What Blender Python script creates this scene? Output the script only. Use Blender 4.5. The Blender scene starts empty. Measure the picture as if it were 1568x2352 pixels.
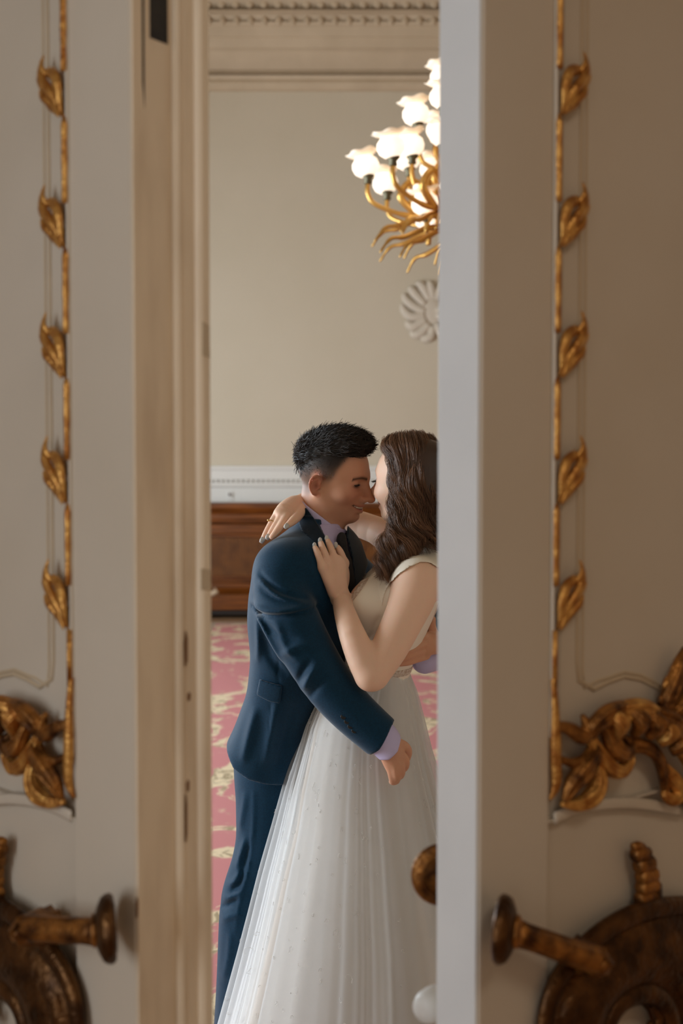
import bpy, bmesh, math, random
import numpy as np
from mathutils import Vector, Matrix, Euler

random.seed(7); RNG = np.random.default_rng(7)
S = bpy.context.scene
COL = S.collection
PI = math.pi

# ------------------------------------------------------------------ camera
CAM_H, TILT, FPX = 1.62, math.radians(2.17), 2613.0
cam = bpy.data.objects.new('camera', bpy.data.cameras.new('camera'))
COL.objects.link(cam); S.camera = cam
cam.location = (0, 0, CAM_H); cam.rotation_euler = (PI/2 - TILT, 0, 0)
cam.data.sensor_fit = 'VERTICAL'; cam.data.sensor_height = 36.0
cam.data.lens = 36.0*FPX/2352.0
cam.data.clip_start = 0.05
cam.data.dof.use_dof = True; cam.data.dof.focus_distance = 2.62; cam.data.dof.aperture_fstop = 3.2

# ------------------------------------------------------------------ world, lights, exposure
w = bpy.data.worlds.new('world'); S.world = w; w.use_nodes = True
w.node_tree.nodes['Background'].inputs[0].default_value = (0.62, 0.74, 0.9, 1)
w.node_tree.nodes['Background'].inputs[1].default_value = 0.6
def area(name, loc, rot, sx, sy, power, color):
    l = bpy.data.lights.new(name, 'AREA'); l.shape = 'RECTANGLE'; l.size = sx; l.size_y = sy
    l.energy = power; l.color = color
    o = bpy.data.objects.new(name, l); COL.objects.link(o); o.location = loc; o.rotation_euler = rot
    return o
DAY = (0.80, 0.91, 1.0)
WIN_Y = (3.0, 6.3, 9.3)
for yy, pw in zip(WIN_Y, (200, 205, 125)):                # daylight entering the hall's tall windows on the left
    area('window_daylight', (-4.46, yy, 2.0), (0, -PI/2, 0), 2.5, 1.5, pw, DAY)
area('anteroom_daylight', (-2.4, -0.9, 1.9), (0, -PI/2, 0), 2.2, 1.3, 46, (0.84, 0.92, 1.0))
area('anteroom_rear_fill', (-0.9, -2.3, 1.9), (PI/2, 0, 0), 1.6, 2.0, 6, (0.95, 0.97, 1.0))  # added unseen fill from behind the camera, brightening faces through the gap
area('anteroom_lamp', (0.9, -0.6, 3.2), (0, 0, 0), 0.7, 0.7, 13, (1.0, 0.87, 0.73))
S.view_settings.view_transform = 'Standard'; S.view_settings.look = 'None'
S.view_settings.gamma = 1.0; S.view_settings.use_curve_mapping = False
S.view_settings.exposure = 0.0
S.cycles.use_denoising = True
S.cycles.max_bounces = 10; S.cycles.transparent_max_bounces = 24
S.cycles.sample_clamp_indirect = 6.0

# ------------------------------------------------------------------ helpers
def lin(c):
    return tuple(((v/255)/12.92 if v/255 <= .04045 else ((v/255+.055)/1.055)**2.4) for v in c)
def mat(name, rgb, rough=.5, metal=0., rgb2=None, scale=8., bump=0., bscale=60., sheen=0., sss=0., aniso=None, detail=4., spec=None, lo=.35, hi=.65):
    m = bpy.data.materials.new(name); m.use_nodes = True
    nt = m.node_tree; b = nt.nodes['Principled BSDF']
    b.inputs['Base Color'].default_value = (*lin(rgb), 1); b.inputs['Roughness'].default_value = rough
    b.inputs['Metallic'].default_value = metal
    if spec is not None: b.inputs['Specular IOR Level'].default_value = spec
    if sheen: b.inputs['Sheen Weight'].default_value = sheen; b.inputs['Sheen Roughness'].default_value = .4
    if sss:
        b.inputs['Subsurface Weight'].default_value = sss; b.inputs['Subsurface Radius'].default_value = (1, .35, .2)
        b.inputs['Subsurface Scale'].default_value = .006
    tc = nt.nodes.new('ShaderNodeTexCoord'); mp = nt.nodes.new('ShaderNodeMapping')
    nt.links.new(tc.outputs['Object'], mp.inputs[0])
    if aniso: mp.inputs['Scale'].default_value = aniso
    if rgb2 is not None:
        n = nt.nodes.new('ShaderNodeTexNoise'); n.inputs['Scale'].default_value = scale; n.inputs['Detail'].default_value = detail
        nt.links.new(mp.outputs[0], n.inputs['Vector'])
        mr = nt.nodes.new('ShaderNodeMapRange'); mr.inputs[1].default_value = lo; mr.inputs[2].default_value = hi
        nt.links.new(n.outputs[0], mr.inputs[0])
        mx = nt.nodes.new('ShaderNodeMix'); mx.data_type = 'RGBA'
        mx.inputs[6].default_value = (*lin(rgb), 1); mx.inputs[7].default_value = (*lin(rgb2), 1)
        nt.links.new(mr.outputs[0], mx.inputs[0]); nt.links.new(mx.outputs[2], b.inputs['Base Color'])
    if bump:
        n2 = nt.nodes.new('ShaderNodeTexNoise'); n2.inputs['Scale'].default_value = bscale; n2.inputs['Detail'].default_value = 3
        nt.links.new(mp.outputs[0], n2.inputs['Vector'])
        bp = nt.nodes.new('ShaderNodeBump'); bp.inputs['Strength'].default_value = bump; bp.inputs['Distance'].default_value = .01
        nt.links.new(n2.outputs[0], bp.inputs['Height']); nt.links.new(bp.outputs[0], b.inputs['Normal'])
    return m

class MB:
    """collects vertices and faces, then links them as ONE mesh object"""
    def __init__(s): s.v = []; s.f = []
    def add(s, vs, fs):
        o = len(s.v); s.v += [tuple(p) for p in vs]; s.f += [tuple(i+o for i in f) for f in fs]; return s
    def box(s, a, b, M=None):
        x0, y0, z0 = a; x1, y1, z1 = b
        vs = [(x0,y0,z0),(x1,y0,z0),(x1,y1,z0),(x0,y1,z0),(x0,y0,z1),(x1,y0,z1),(x1,y1,z1),(x0,y1,z1)]
        if M is not None: vs = [tuple(M @ Vector(p)) for p in vs]
        return s.add(vs, [(0,3,2,1),(4,5,6,7),(0,1,5,4),(1,2,6,5),(2,3,7,6),(3,0,4,7)])
    def prism(s, prof, fn, t0, t1):
        """profile polygon (a,b) swept from t0 to t1; fn(a,b,t) -> xyz"""
        n = len(prof)
        vs = [fn(a, b, t0) for a, b in prof] + [fn(a, b, t1) for a, b in prof]
        fs = [(i, (i+1) % n, n+(i+1) % n, n+i) for i in range(n)] + [tuple(range(n))[::-1], tuple(range(n, 2*n))]
        return s.add(vs, fs)
    def tube(s, pts, rad, n=8, flat=None, closed=False, cap=True, rib=0, ribamp=0.):
        P = [Vector(p) for p in pts]; m = len(P)
        if not hasattr(rad, '__len__'): rad = [rad]*m
        up = Vector(flat[0]).normalized() if flat else None
        vs = []; pn = None
        for i, p in enumerate(P):
            t = (P[min(i+1, m-1)] - P[max(i-1, 0)])
            t = t.normalized() if t.length > 1e-9 else Vector((0,0,1))
            if up is not None: ref = up
            elif pn is not None: ref = pn
            else: ref = Vector((0,0,1)) if abs(t.z) < .9 else Vector((1,0,0))
            nrm = (ref - t*ref.dot(t))
            nrm = nrm.normalized() if nrm.length > 1e-6 else t.orthogonal().normalized()
            pn = nrm; bi = t.cross(nrm); fl = flat[1] if flat else 1.
            for k in range(n):
                a = 2*PI*k/n; r = rad[i]*(1+ribamp*math.cos(rib*a))
                vs.append(p + nrm*(math.cos(a)*r*fl) + bi*(math.sin(a)*r))
        fs = [(i*n+k, i*n+(k+1) % n, (i+1)*n+(k+1) % n, (i+1)*n+k) for i in range(m-1) for k in range(n)]
        if cap: fs += [tuple(range(n))[::-1], tuple(range((m-1)*n, m*n))]
        return s.add(vs, fs)
    def lathe(s, prof, n=24, M=None, fn=None):
        vs = []
        for r, z in prof:
            for k in range(n):
                a = 2*PI*k/n; p = Vector((r*math.cos(a), r*math.sin(a), z))
                if fn: p = fn(p, a)
                vs.append(M @ p if M is not None else p)
        m = len(prof)
        fs = [(i*n+k, i*n+(k+1) % n, (i+1)*n+(k+1) % n, (i+1)*n+k) for i in range(m-1) for k in range(n)]
        fs += [tuple(range(n))[::-1], tuple(range((m-1)*n, m*n))]
        return s.add(vs, fs)
    def sphere(s, c, r, n=12, m=8, M=None):
        if not hasattr(r, '__len__'): r = (r, r, r)
        prof = [(math.sin(PI*i/m)*1., -math.cos(PI*i/m)) for i in range(m+1)]
        prof[0] = (.02, -1); prof[-1] = (.02, 1)
        T = Matrix.Translation(Vector(c)) @ (M.to_4x4() if M is not None else Matrix()) @ Matrix.Diagonal((*r, 1))
        return s.lathe(prof, n, T)
    def build(s, name, material, parent=None, smooth=False, bevel=0., kind=None):
        me = bpy.data.meshes.new(name); me.from_pydata([tuple(p) for p in s.v], [], s.f); me.update()
        bm = bmesh.new(); bm.from_mesh(me); bmesh.ops.recalc_face_normals(bm, faces=bm.faces[:]); bm.to_mesh(me); bm.free()
        me.materials.append(material)
        if smooth: me.polygons.foreach_set('use_smooth', [True]*len(me.polygons))
        o = bpy.data.objects.new(name, me); COL.objects.link(o)
        if parent is not None: o.parent = parent
        if bevel:
            bv = o.modifiers.new('bevel', 'BEVEL'); bv.width = bevel; bv.segments = 2; bv.limit_method = 'ANGLE'
        if kind: o['kind'] = kind
        return o
def empty(name, loc=(0,0,0), rz=0., parent=None):
    o = bpy.data.objects.new(name, None); COL.objects.link(o); o.location = loc; o.rotation_euler = (0,0,rz)
    o.empty_display_size = .05
    if parent is not None: o.parent = parent
    return o
def tag(o, label, cat, group=None):
    o['label'] = label; o['category'] = cat
    if group: o['group'] = group
    return o
def struct(o): o['kind'] = 'structure'; return o
def share(o, name, parent, M):
    c = o.copy(); c.name = name; COL.objects.link(c); c.parent = parent; c.matrix_local = M; return c
def catmull(pts, sub=6, extra=None):
    P = np.array(pts, float); n = len(P); out = []
    for i in range(n-1):
        p0 = P[max(i-1,0)]; p1 = P[i]; p2 = P[i+1]; p3 = P[min(i+2,n-1)]
        for k in range(sub):
            t = k/sub
            out.append(.5*((2*p1)+(-p0+p2)*t+(2*p0-5*p1+4*p2-p3)*t*t+(-p0+3*p1-3*p2+p3)*t**3))
    out.append(P[-1]); return np.array(out)
CT, ST = math.cos(TILT), math.sin(TILT)
def ray(px, py):
    u = (px-784)/FPX; v = (1176-py)/FPX
    return np.array((u, CT + v*ST, -ST + v*CT))
def W(px, py, y):
    """the point at distance y whose picture is at (px, py): used to read sizes off the photograph"""
    d = ray(px, py); return np.array((0,0,CAM_H)) + d*(y/d[1])

# ------------------------------------------------------------------ setting materials
M = {}
M['hall_wall'] = mat('hall_wall_plaster', (210,197,175), .75, rgb2=(207,194,171), scale=1.2, bump=.02, bscale=25)
M['cornice'] = mat('cornice_plaster', (205,184,156), .7, rgb2=(196,175,147), scale=3)
M['dado'] = mat('dado_paint', (228,224,216), .55)
M['ceiling'] = mat('ceiling_plaster', (176,156,130), .8)
M['ante_wall'] = mat('anteroom_plaster', (205,180,150), .8)
M['parquet'] = mat('parquet', (176,140,106), .45, rgb2=(150,112,80), scale=6, aniso=(.4,6,1))
M['wood'] = mat('dark_walnut', (132,72,22), .35, rgb2=(86,44,12), scale=5, aniso=(.5,4,9), bump=.05, spec=.3)
M['wood_dark'] = mat('walnut_slat', (150,92,38), .45, rgb2=(120,70,26), scale=9)
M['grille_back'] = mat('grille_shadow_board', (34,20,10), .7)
M['door'] = mat('door_cream_paint', (208,198,182), .42, rgb2=(202,191,173), scale=2.2, bump=.02, bscale=14, spec=.4)
M['door_edge'] = mat('door_edge_painted_daylight', (228,231,232), .5, rgb2=(222,225,226), scale=5, bump=.03, bscale=20)  # cool daylight on this edge is put into a whiter, bluer colour
M['door_edge_old'] = mat('door_edge_yellowed_paint', (234,217,190), .5, rgb2=(208,188,160), scale=7, aniso=(3,3,.5), bump=.04, bscale=20, lo=.45, hi=.75)
M['door_line'] = mat('door_ochre_line', (198,180,152), .5)
M['chip'] = mat('chipped_bare_wood', (122,88,58), .7)
M['bolt'] = mat('blackened_bolt_recess', (20,18,14), .5, rgb2=(42,36,26), scale=40)
M['gilt'] = mat('gilding', (222,170,92), .36, .7, rgb2=(164,104,44), scale=55, bump=.25, bscale=120)
M['gilt_dark'] = mat('gilding_painted_shade', (172,116,54), .38, .72, rgb2=(74,42,17), scale=38, bump=.3, bscale=110)  # dark noise tone paints in occlusion and reflections of dark surroundings
M['bronze'] = mat('aged_bronze', (104,70,36), .36, .8, rgb2=(58,36,18), scale=30, bump=.3, bscale=90)
M['chand_gold'] = mat('chandelier_gilt_brass', (205,160,88), .35, .85)
M['chand_dark'] = mat('chandelier_socket_metal', (92,86,66), .4, .7)
M['rubber'] = mat('white_enamel', (226,226,222), .45)
M['plaster_orn'] = mat('white_plaster_relief', (216,204,186), .75)

def glow(name, rgb, strength, base):
    m = mat(name, base, .3); b = m.node_tree.nodes['Principled BSDF']
    b.inputs['Emission Color'].default_value = (*lin(rgb), 1); b.inputs['Emission Strength'].default_value = strength
    return m
M['shade'] = glow('lit_frosted_glass', (255,236,212), 1.0, (245,235,220))
M['shade_rim'] = glow('frosted_glass_rim', (255,218,176), .30, (235,220,200))

# ------------------------------------------------------------------ hall and anteroom shell
X0, X1, YD, YB, HC = -4.4, 6.2, 1.84, 12.6, 7.05
struct(MB().box((X0-.3, YD-.0, -.08), (X1+.3, YB+.3, 0)).build('floor', M['parquet']))
struct(MB().box((X0-.3, YD+.2, HC), (X1+.3, YB+.3, HC+.1)).build('ceiling', M['ceiling']))
def zb(py): return float(W(784, py, YB)[2])
wb = struct(MB().box((X0-.3, YB, 0), (X1+.3, YB+.3, HC)).build('wall_back', M['hall_wall']))
struct(MB().box((X1, YD+.2, 0), (X1+.3, YB, HC)).build('wall_right', M['hall_wall']))
lw = MB(); ys = [YD+.2]
for yy in WIN_Y: ys += [yy-.8, yy+.8]
ys.append(YB)
for i in range(0, len(ys), 2): lw.box((X0-.3, ys[i], 0), (X0, ys[i+1], HC))
for yy in WIN_Y:
    lw.box((X0-.3, yy-.8, 0), (X0, yy+.8, .7)); lw.box((X0-.3, yy-.8, 3.35), (X0, yy+.8, HC))
struct(lw.build('wall_left', M['hall_wall']))
for i, yy in enumerate(WIN_Y):
    r = struct(empty('window_%d' % (i+1), (X0-.2, yy, .7)))
    f = MB()
    for a in (-.8, .74): f.box((-.04, a, 0), (.04, a+.06, 2.65))
    for z in (0, 2.59): f.box((-.04, -.74, z), (.04, .74, z+.06))
    f.build('window_frame', M['dado'], r)
    for z in (.9, 1.75): MB().box((-.02, -.74, z), (.02, .74, z+.03)).build('muntin', M['dado'], r)
    MB().box((-.02, -.015, .06), (.02, .015, 2.59)).build('muntin', M['dado'], r)
# doorway wall between the rooms
DX0, DX1, DZ = -.86, .83, 3.35
struct(MB().box((X0-.3, YD, 0), (DX0, YD+.2, HC)).box((DX1, YD, 0), (X1+.3, YD+.2, HC)).box((DX0, YD, DZ), (DX1, YD+.2, HC)).build('wall_doorway', M['hall_wall']))
tr = MB()
for a, b in ((DX0-.14, DX0), (DX1, DX1+.14)): tr.box((a, YD-.04, 0), (b, YD, DZ+.14))
tr.box((DX0, YD-.04, DZ), (DX1, YD, DZ+.14))
struct(tr.build('trim_1', M['door'], bevel=.01))
# anteroom around the camera
AX0, AX1, AY0, AHC = -2.5, 2.6, -2.4, 4.0
struct(MB().box((AX0-.1, AY0-.1, -.08), (AX1+.1, YD, 0)).build('floor_anteroom', M['parquet']))
struct(MB().box((AX0-.1, AY0-.1, AHC), (AX1+.1, YD, AHC+.1)).build('ceiling_anteroom', M['ceiling']))
struct(MB().box((AX0-.1, AY0-.1, 0), (AX0, YD, AHC)).build('wall_anteroom_left', M['ante_wall']))
struct(MB().box((AX1, AY0-.1, 0), (AX1+.1, YD, AHC)).build('wall_anteroom_right', M['ante_wall']))
struct(MB().box((AX0, AY0-.1, 0), (AX1, AY0, AHC)).build('wall_anteroom_rear', M['ante_wall']))

# cornice across the back wall: moulding courses with egg and leaf rows
co = struct(empty('trim_2', (0, YB, 0)))
def course(py0, py1, d0, d1, name='moulding_course', m='cornice', round_=False):
    """a moulding course between two picture heights, projecting d0 (bottom) .. d1 (top) from the wall"""
    z1, z0 = float(W(784, py0, YB-d1)[2]), float(W(784, py1, YB-d0)[2])
    prof = [(0, z0), (-d0, z0)]
    if round_:
        for k in range(1, 6):
            t = k/6; prof.append((-(d0+(d1-d0)*t) - .35*(z1-z0)*math.sin(PI*t), z0+(z1-z0)*t))
    prof += [(-d1, z1), (0, z1)]
    return MB().prism(prof, lambda a, b, t: (t, a, b), X0, X1).build(name, M[m], co, smooth=False)
course(183, 207, .05, .10, round_=True); course(172, 183, .10, .13); course(160, 169, .07, .07)
course(118, 160, .10, .24); course(110, 118, .24, .28, round_=True); course(84, 110, .30, .34)
course(58, 84, .36, .40); course(50, 58, .42, .44); course(30, 50, .40, .46); course(22, 28, .50, .58, round_=True)
course(-4, 22, .48, .60); course(-40, -4, .60, .80, round_=True); course(-70, -40, .80, .95)
egg = MB().sphere((0,0,0), (.044, .020, .050), 10, 7); leafm = MB().sphere((0,0,0), (.034, .013, .055), 8, 6)
e0 = l0 = None
for i in range(22):
    x = -1.55 + i*.148
    if e0 is None:
        e0 = egg.build('egg', M['cornice'], co, True); e0.location = (x, -.55, float(W(784, 8, YB-.55)[2]))
        l0 = leafm.build('leaf', M['cornice'], co, True); l0.location = (x, -.44, float(W(784, 46, YB-.46)[2]))
    else:
        share(e0, 'egg', co, Matrix.Translation((x, -.55, float(W(784, 8, YB-.55)[2])))); share(l0, 'leaf', co, Matrix.Translation((x, -.44, float(W(784, 46, YB-.46)[2]))))
# dado rail and white band
da = struct(empty('trim_3', (0, YB, 0)))
def dado(py0, py1, d, name, m='dado'):
    return MB().box((X0, -d, zb(py1)), (X1, 0, zb(py0))).build(name, M[m], da, bevel=.008)
dado(1070, 1079, .05, 'rail_cap'); dado(1079, 1102, .035, 'rail_face'); dado(1108, 1118, .055, 'rail_bead'); dado(1118, 1158, .02, 'dado_panel')
dn = None
for i in range(60):
    x = -1.55 + i*.055
    if dn is None:
        dn = MB().box((-.018, -.05, -.013), (.018, 0, .013)).build('dentil', M['dado'], da); dn.location = (x, 0, zb(1105))
    else: share(dn, 'dentil', da, Matrix.Translation((x, 0, zb(1105))))
hk = empty('wall_hook', tuple(W(528, 1137, YB-.03))); tag(hk, 'small pale hook plate on white dado left of the groom', 'hook')
MB().box((-.03, 0, -.06), (.035, .012, .045)).build('back_plate', M['dado'], hk, bevel=.004)
MB().tube([(-.005,0,.0),(-.005,-.03,.0),(-.005,-.036,.02)], .009).build('peg', M['bronze'], hk, True)

# wooden radiator cabinet along the back wall
cb = empty('radiator_cabinet', (0, YB-.02, 0)); tag(cb, 'long brown wooden radiator cabinet with vertical slats under the white dado', 'cabinet')
YC = YB-.32
def zc(py): return float(W(784, py, YC)[2])
def cabrun(py0, py1, d0, d1, name, m='wood', x0=-4.0, x1=5.8):
    z1, z0 = zc(py0), max(0, zc(py1)); dy = YC-(YB-.02)
    return MB().prism([(0, z0), (dy-d0, z0), (dy-d1, z1), (0, z1)], lambda a, b, t: (t, a, b), x0, x1).build(name, M[m], cb, bevel=.006)
cabrun(1155, 1167, .07, .07, 'cabinet_top'); cabrun(1167, 1180, .02, .06, 'moulding'); cabrun(1180, 1193, .03, .03, 'moulding')
cabrun(1193, 1201, .05, .055, 'moulding'); cabrun(1204, 1226, .0, .0, 'upper_rail'); cabrun(1226, 1234, .03, .03, 'moulding')
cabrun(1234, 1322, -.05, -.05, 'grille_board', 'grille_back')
cabrun(1322, 1330, .03, .03, 'moulding'); cabrun(1330, 1338, .0, .0, 'lower_rail'); cabrun(1338, 1350, .03, .03, 'moulding')
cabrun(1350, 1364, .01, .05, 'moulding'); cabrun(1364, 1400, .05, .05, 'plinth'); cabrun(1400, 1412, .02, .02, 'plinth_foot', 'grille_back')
sl = MB(); x = -2.2
while x < 2.2:
    sl.box((x-.0095, YC-(YB-.02)-.012, zc(1322)), (x+.0095, YC-(YB-.02)+.03, zc(1234))); x += .0372
g = sl.build('grille_slats', M['wood_dark'], cb); g['kind'] = 'stuff'

# plaster cartouche on the back wall
pc = empty('plaster_cartouche', tuple(W(988, 716, YB))); tag(pc, 'white plaster relief cartouche on the back wall below the chandelier', 'relief')
k = 12.6/FPX
def pl(px, py, d=.036): return ((px-988)*k, -d, -(py-716)*k)
MB().lathe([(.17,0),(.168,.012),(.14,.034),(.08,.048),(.01,.05)], 24, Matrix.Rotation(PI/2,4,'X')).build('boss', M['plaster_orn'], pc, True)
lobes = [[(975,716),(950,705),(932,690),(926,676)], [(975,700),(955,680),(945,668),(938,662)], [(985,690),(972,665),(962,655),(958,660)],
         [(992,690),(990,668),(986,655),(980,650)], [(975,725),(945,728),(928,715),(922,700)], [(978,735),(950,750),(938,745),(934,738)],
         [(985,745),(965,765),(950,768),(944,760)], [(992,750),(988,772),(975,778),(966,776)], [(1000,690),(1010,668),(1020,655),(1030,652)],
         [(1000,745),(1012,765),(1025,770),(1034,764)], [(1000,716),(1030,705),(1045,690),(1052,676)], [(1000,725),(1035,728),(1050,740),(1048,752)]]
for L in lobes:
    pts = catmull([pl(*q) for q in L], 5); n = len(pts)
    MB().tube(pts, [.045*math.sin(PI*(.25+.7*i/n))+.006 for i in range(n)], 8, flat=((0,1,0), .6)).build('acanthus_lobe', M['plaster_orn'], pc, True)

# ------------------------------------------------------------------ carpet
def carpet_mat():
    m = mat('pink_floral_carpet', (196,120,118), .95, spec=.1); nt = m.node_tree; b = nt.nodes['Principled BSDF']
    N = nt.nodes.new; Lk = nt.links.new
    tc = N('ShaderNodeTexCoord'); mp = N('ShaderNodeMapping'); mp.inputs['Scale'].default_value = (1, .75, 1); Lk(tc.outputs['Object'], mp.inputs[0])
    n1 = N('ShaderNodeTexNoise'); n1.inputs['Scale'].default_value = 2.1; n1.inputs['Detail'].default_value = 7; n1.inputs['Roughness'].default_value = .62; n1.inputs['Distortion'].default_value = 1.6
    Lk(mp.outputs[0], n1.inputs['Vector'])
    r1 = N('ShaderNodeMapRange'); r1.inputs[1].default_value = .515; r1.inputs[2].default_value = .55; Lk(n1.outputs[0], r1.inputs[0])
    n2 = N('ShaderNodeTexNoise'); n2.inputs['Scale'].default_value = 9.; n2.inputs['Detail'].default_value = 6; n2.inputs['Distortion'].default_value = 2.5
    Lk(mp.outputs[0], n2.inputs['Vector'])
    r2 = N('ShaderNodeMapRange'); r2.inputs[1].default_value = .52; r2.inputs[2].default_value = .60; Lk(n2.outputs[0], r2.inputs[0])
    mul = N('ShaderNodeMath'); mul.operation = 'MULTIPLY'; Lk(r1.outputs[0], mul.inputs[0]); Lk(r2.outputs[0], mul.inputs[1])
    mx = N('ShaderNodeMix'); mx.data_type = 'RGBA'; mx.inputs[6].default_value = (*lin((206,138,138)), 1); mx.inputs[7].default_value = (*lin((232,212,178)), 1)
    Lk(r1.outputs[0], mx.inputs[0])
    m2 = N('ShaderNodeMix'); m2.data_type = 'RGBA'; m2.inputs[7].default_value = (*lin((112,92,64)), 1)
    Lk(mx.outputs[2], m2.inputs[6])
    sc = N('ShaderNodeMath'); sc.operation = 'MULTIPLY'; sc.inputs[1].default_value = .6; Lk(mul.outputs[0], sc.inputs[0]); Lk(sc.outputs[0], m2.inputs[0])
    Lk(m2.outputs[2], b.inputs['Base Color']); return m
M['carpet'] = carpet_mat(); M['carpet_edge'] = mat('carpet_border', (190,170,150), .95, rgb2=(170,150,130), scale=20)
cp = empty('carpet', (0, 0, 0)); tag(cp, 'large pink carpet with cream floral pattern under the couple', 'carpet')
MB().box((-1.3, 2.1, 0), (4.4, 11.75, .012)).build('pile', M['carpet'], cp)
eb = MB().box((-1.45, 2.0, 0), (-1.3, 11.9, .011)).box((4.4, 2.0, 0), (4.55, 11.9, .011)).box((-1.3, 11.75, 0), (4.4, 11.9, .011)).box((-1.3, 2.0, 0), (4.4, 2.1, .011))
eb.build('border', M['carpet_edge'], cp)

# ------------------------------------------------------------------ the two door leaves
class Leaf:
    def __init__(s, name, o, deg, m, t):
        s.m, s.o, s.a, s.t = m, o, math.radians(deg), t
        s.root = struct(empty(name, (o[0], o[1], 0), m*s.a))
        s.d = (m*math.cos(s.a), math.sin(s.a)); s.n = (m*math.sin(s.a), -math.cos(s.a))
    def p(s, ss, n, z): return (s.m*ss, -n, z)                       # leaf coordinates: from the free edge, out of the face, up
    def sz(s, px, py, n=.0):
        """leaf coordinates of the picture point (px, py) on the plane n"""
        d = ray(px, py); ox, oy = s.o[0]+s.n[0]*n, s.o[1]+s.n[1]*n
        # lambda*d = o + ss*dir
        det = d[0]*(-s.d[1]) - d[1]*(-s.d[0])
        lam = (ox*(-s.d[1]) - oy*(-s.d[0]))/det
        ss = (d[0]*lam-ox)/s.d[0] if abs(s.d[0]) > .1 else (d[1]*lam-oy)/s.d[1]
        return ss, CAM_H + d[2]*lam
    def box(s, mb, s0, s1, n0, n1, z0, z1):
        a, b = s.p(s0, n0, z0), s.p(s1, n1, z1)
        return mb.box([min(i, j) for i, j in zip(a, b)], [max(i, j) for i, j in zip(a, b)])
RL = Leaf('door_1', (.164, 1.35), 38, 1, .072)
LL = Leaf('door_2', (-.247, 1.35), 43, -1, .105)
ZT = 3.3
def stroke(leaf, pts, rad, flat=.6, n=8, sub=5, ends=True):
    """a carved lobe: smooth tube through (s, n, z) points, flattened towards the leaf's face"""
    q = catmull(pts, sub); m = len(q); rr = catmull([(r,) for r in rad], sub)[:, 0] if hasattr(rad, '__len__') else [rad]*m
    return [leaf.p(*u) for u in q], [max(float(r), .0006) for r in rr], n, ((0,1,0), flat)
# ornaments are measured on the right leaf and repeated, mirrored, on the left one
def T(px, py, n=.006):
    ss, z = RL.sz(px, py, n); return (ss, n, z)
LEAF_LOBES = [([(1290,262),(1300,235),(1318,205),(1338,175),(1347,150),(1343,118)], [.0015,.006,.0075,.0065,.004,.0012]),
    ([(1290,262),(1306,236),(1326,208),(1346,190),(1351,172)], [.0012,.005,.006,.0055,.003]),
    ([(1291,262),(1312,238),(1332,220),(1343,203)], [.001,.0045,.0055,.003]),
    ([(1292,264),(1312,247),(1326,238),(1336,226)], [.001,.004,.0045,.002]),
    ([(1291,258),(1292,228),(1294,195),(1306,168),(1328,160),(1338,168)], [.0015,.005,.007,.008,.007,.003]),
    ([(1294,185),(1304,178),(1310,186),(1303,194)], [.003,.004,.004,.002]),
    ([(1330,165),(1338,150),(1341,132)], [.004,.004,.0015])]
def orn_leaf(leaf, z, parent):
    """one gilded acanthus leaf; z = height of its middle"""
    z0 = T(1320, 190)[2]; s_ref = None; mb = MB()
    for i, (L, r) in enumerate(LEAF_LOBES):
        pts = []
        for px, py in L:
            a, n, zz = T(px, py); pts.append((a, .004+.006*math.sin(i*1.7+len(pts)*.6)**2, zz-z0))
        mb.tube(*stroke(leaf, pts, r, .75)[:2], 8, ((0,1,0), .75))
    o = mb.build('gilded_leaf', M['gilt'], parent, True); o.location.z = z; return o
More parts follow.
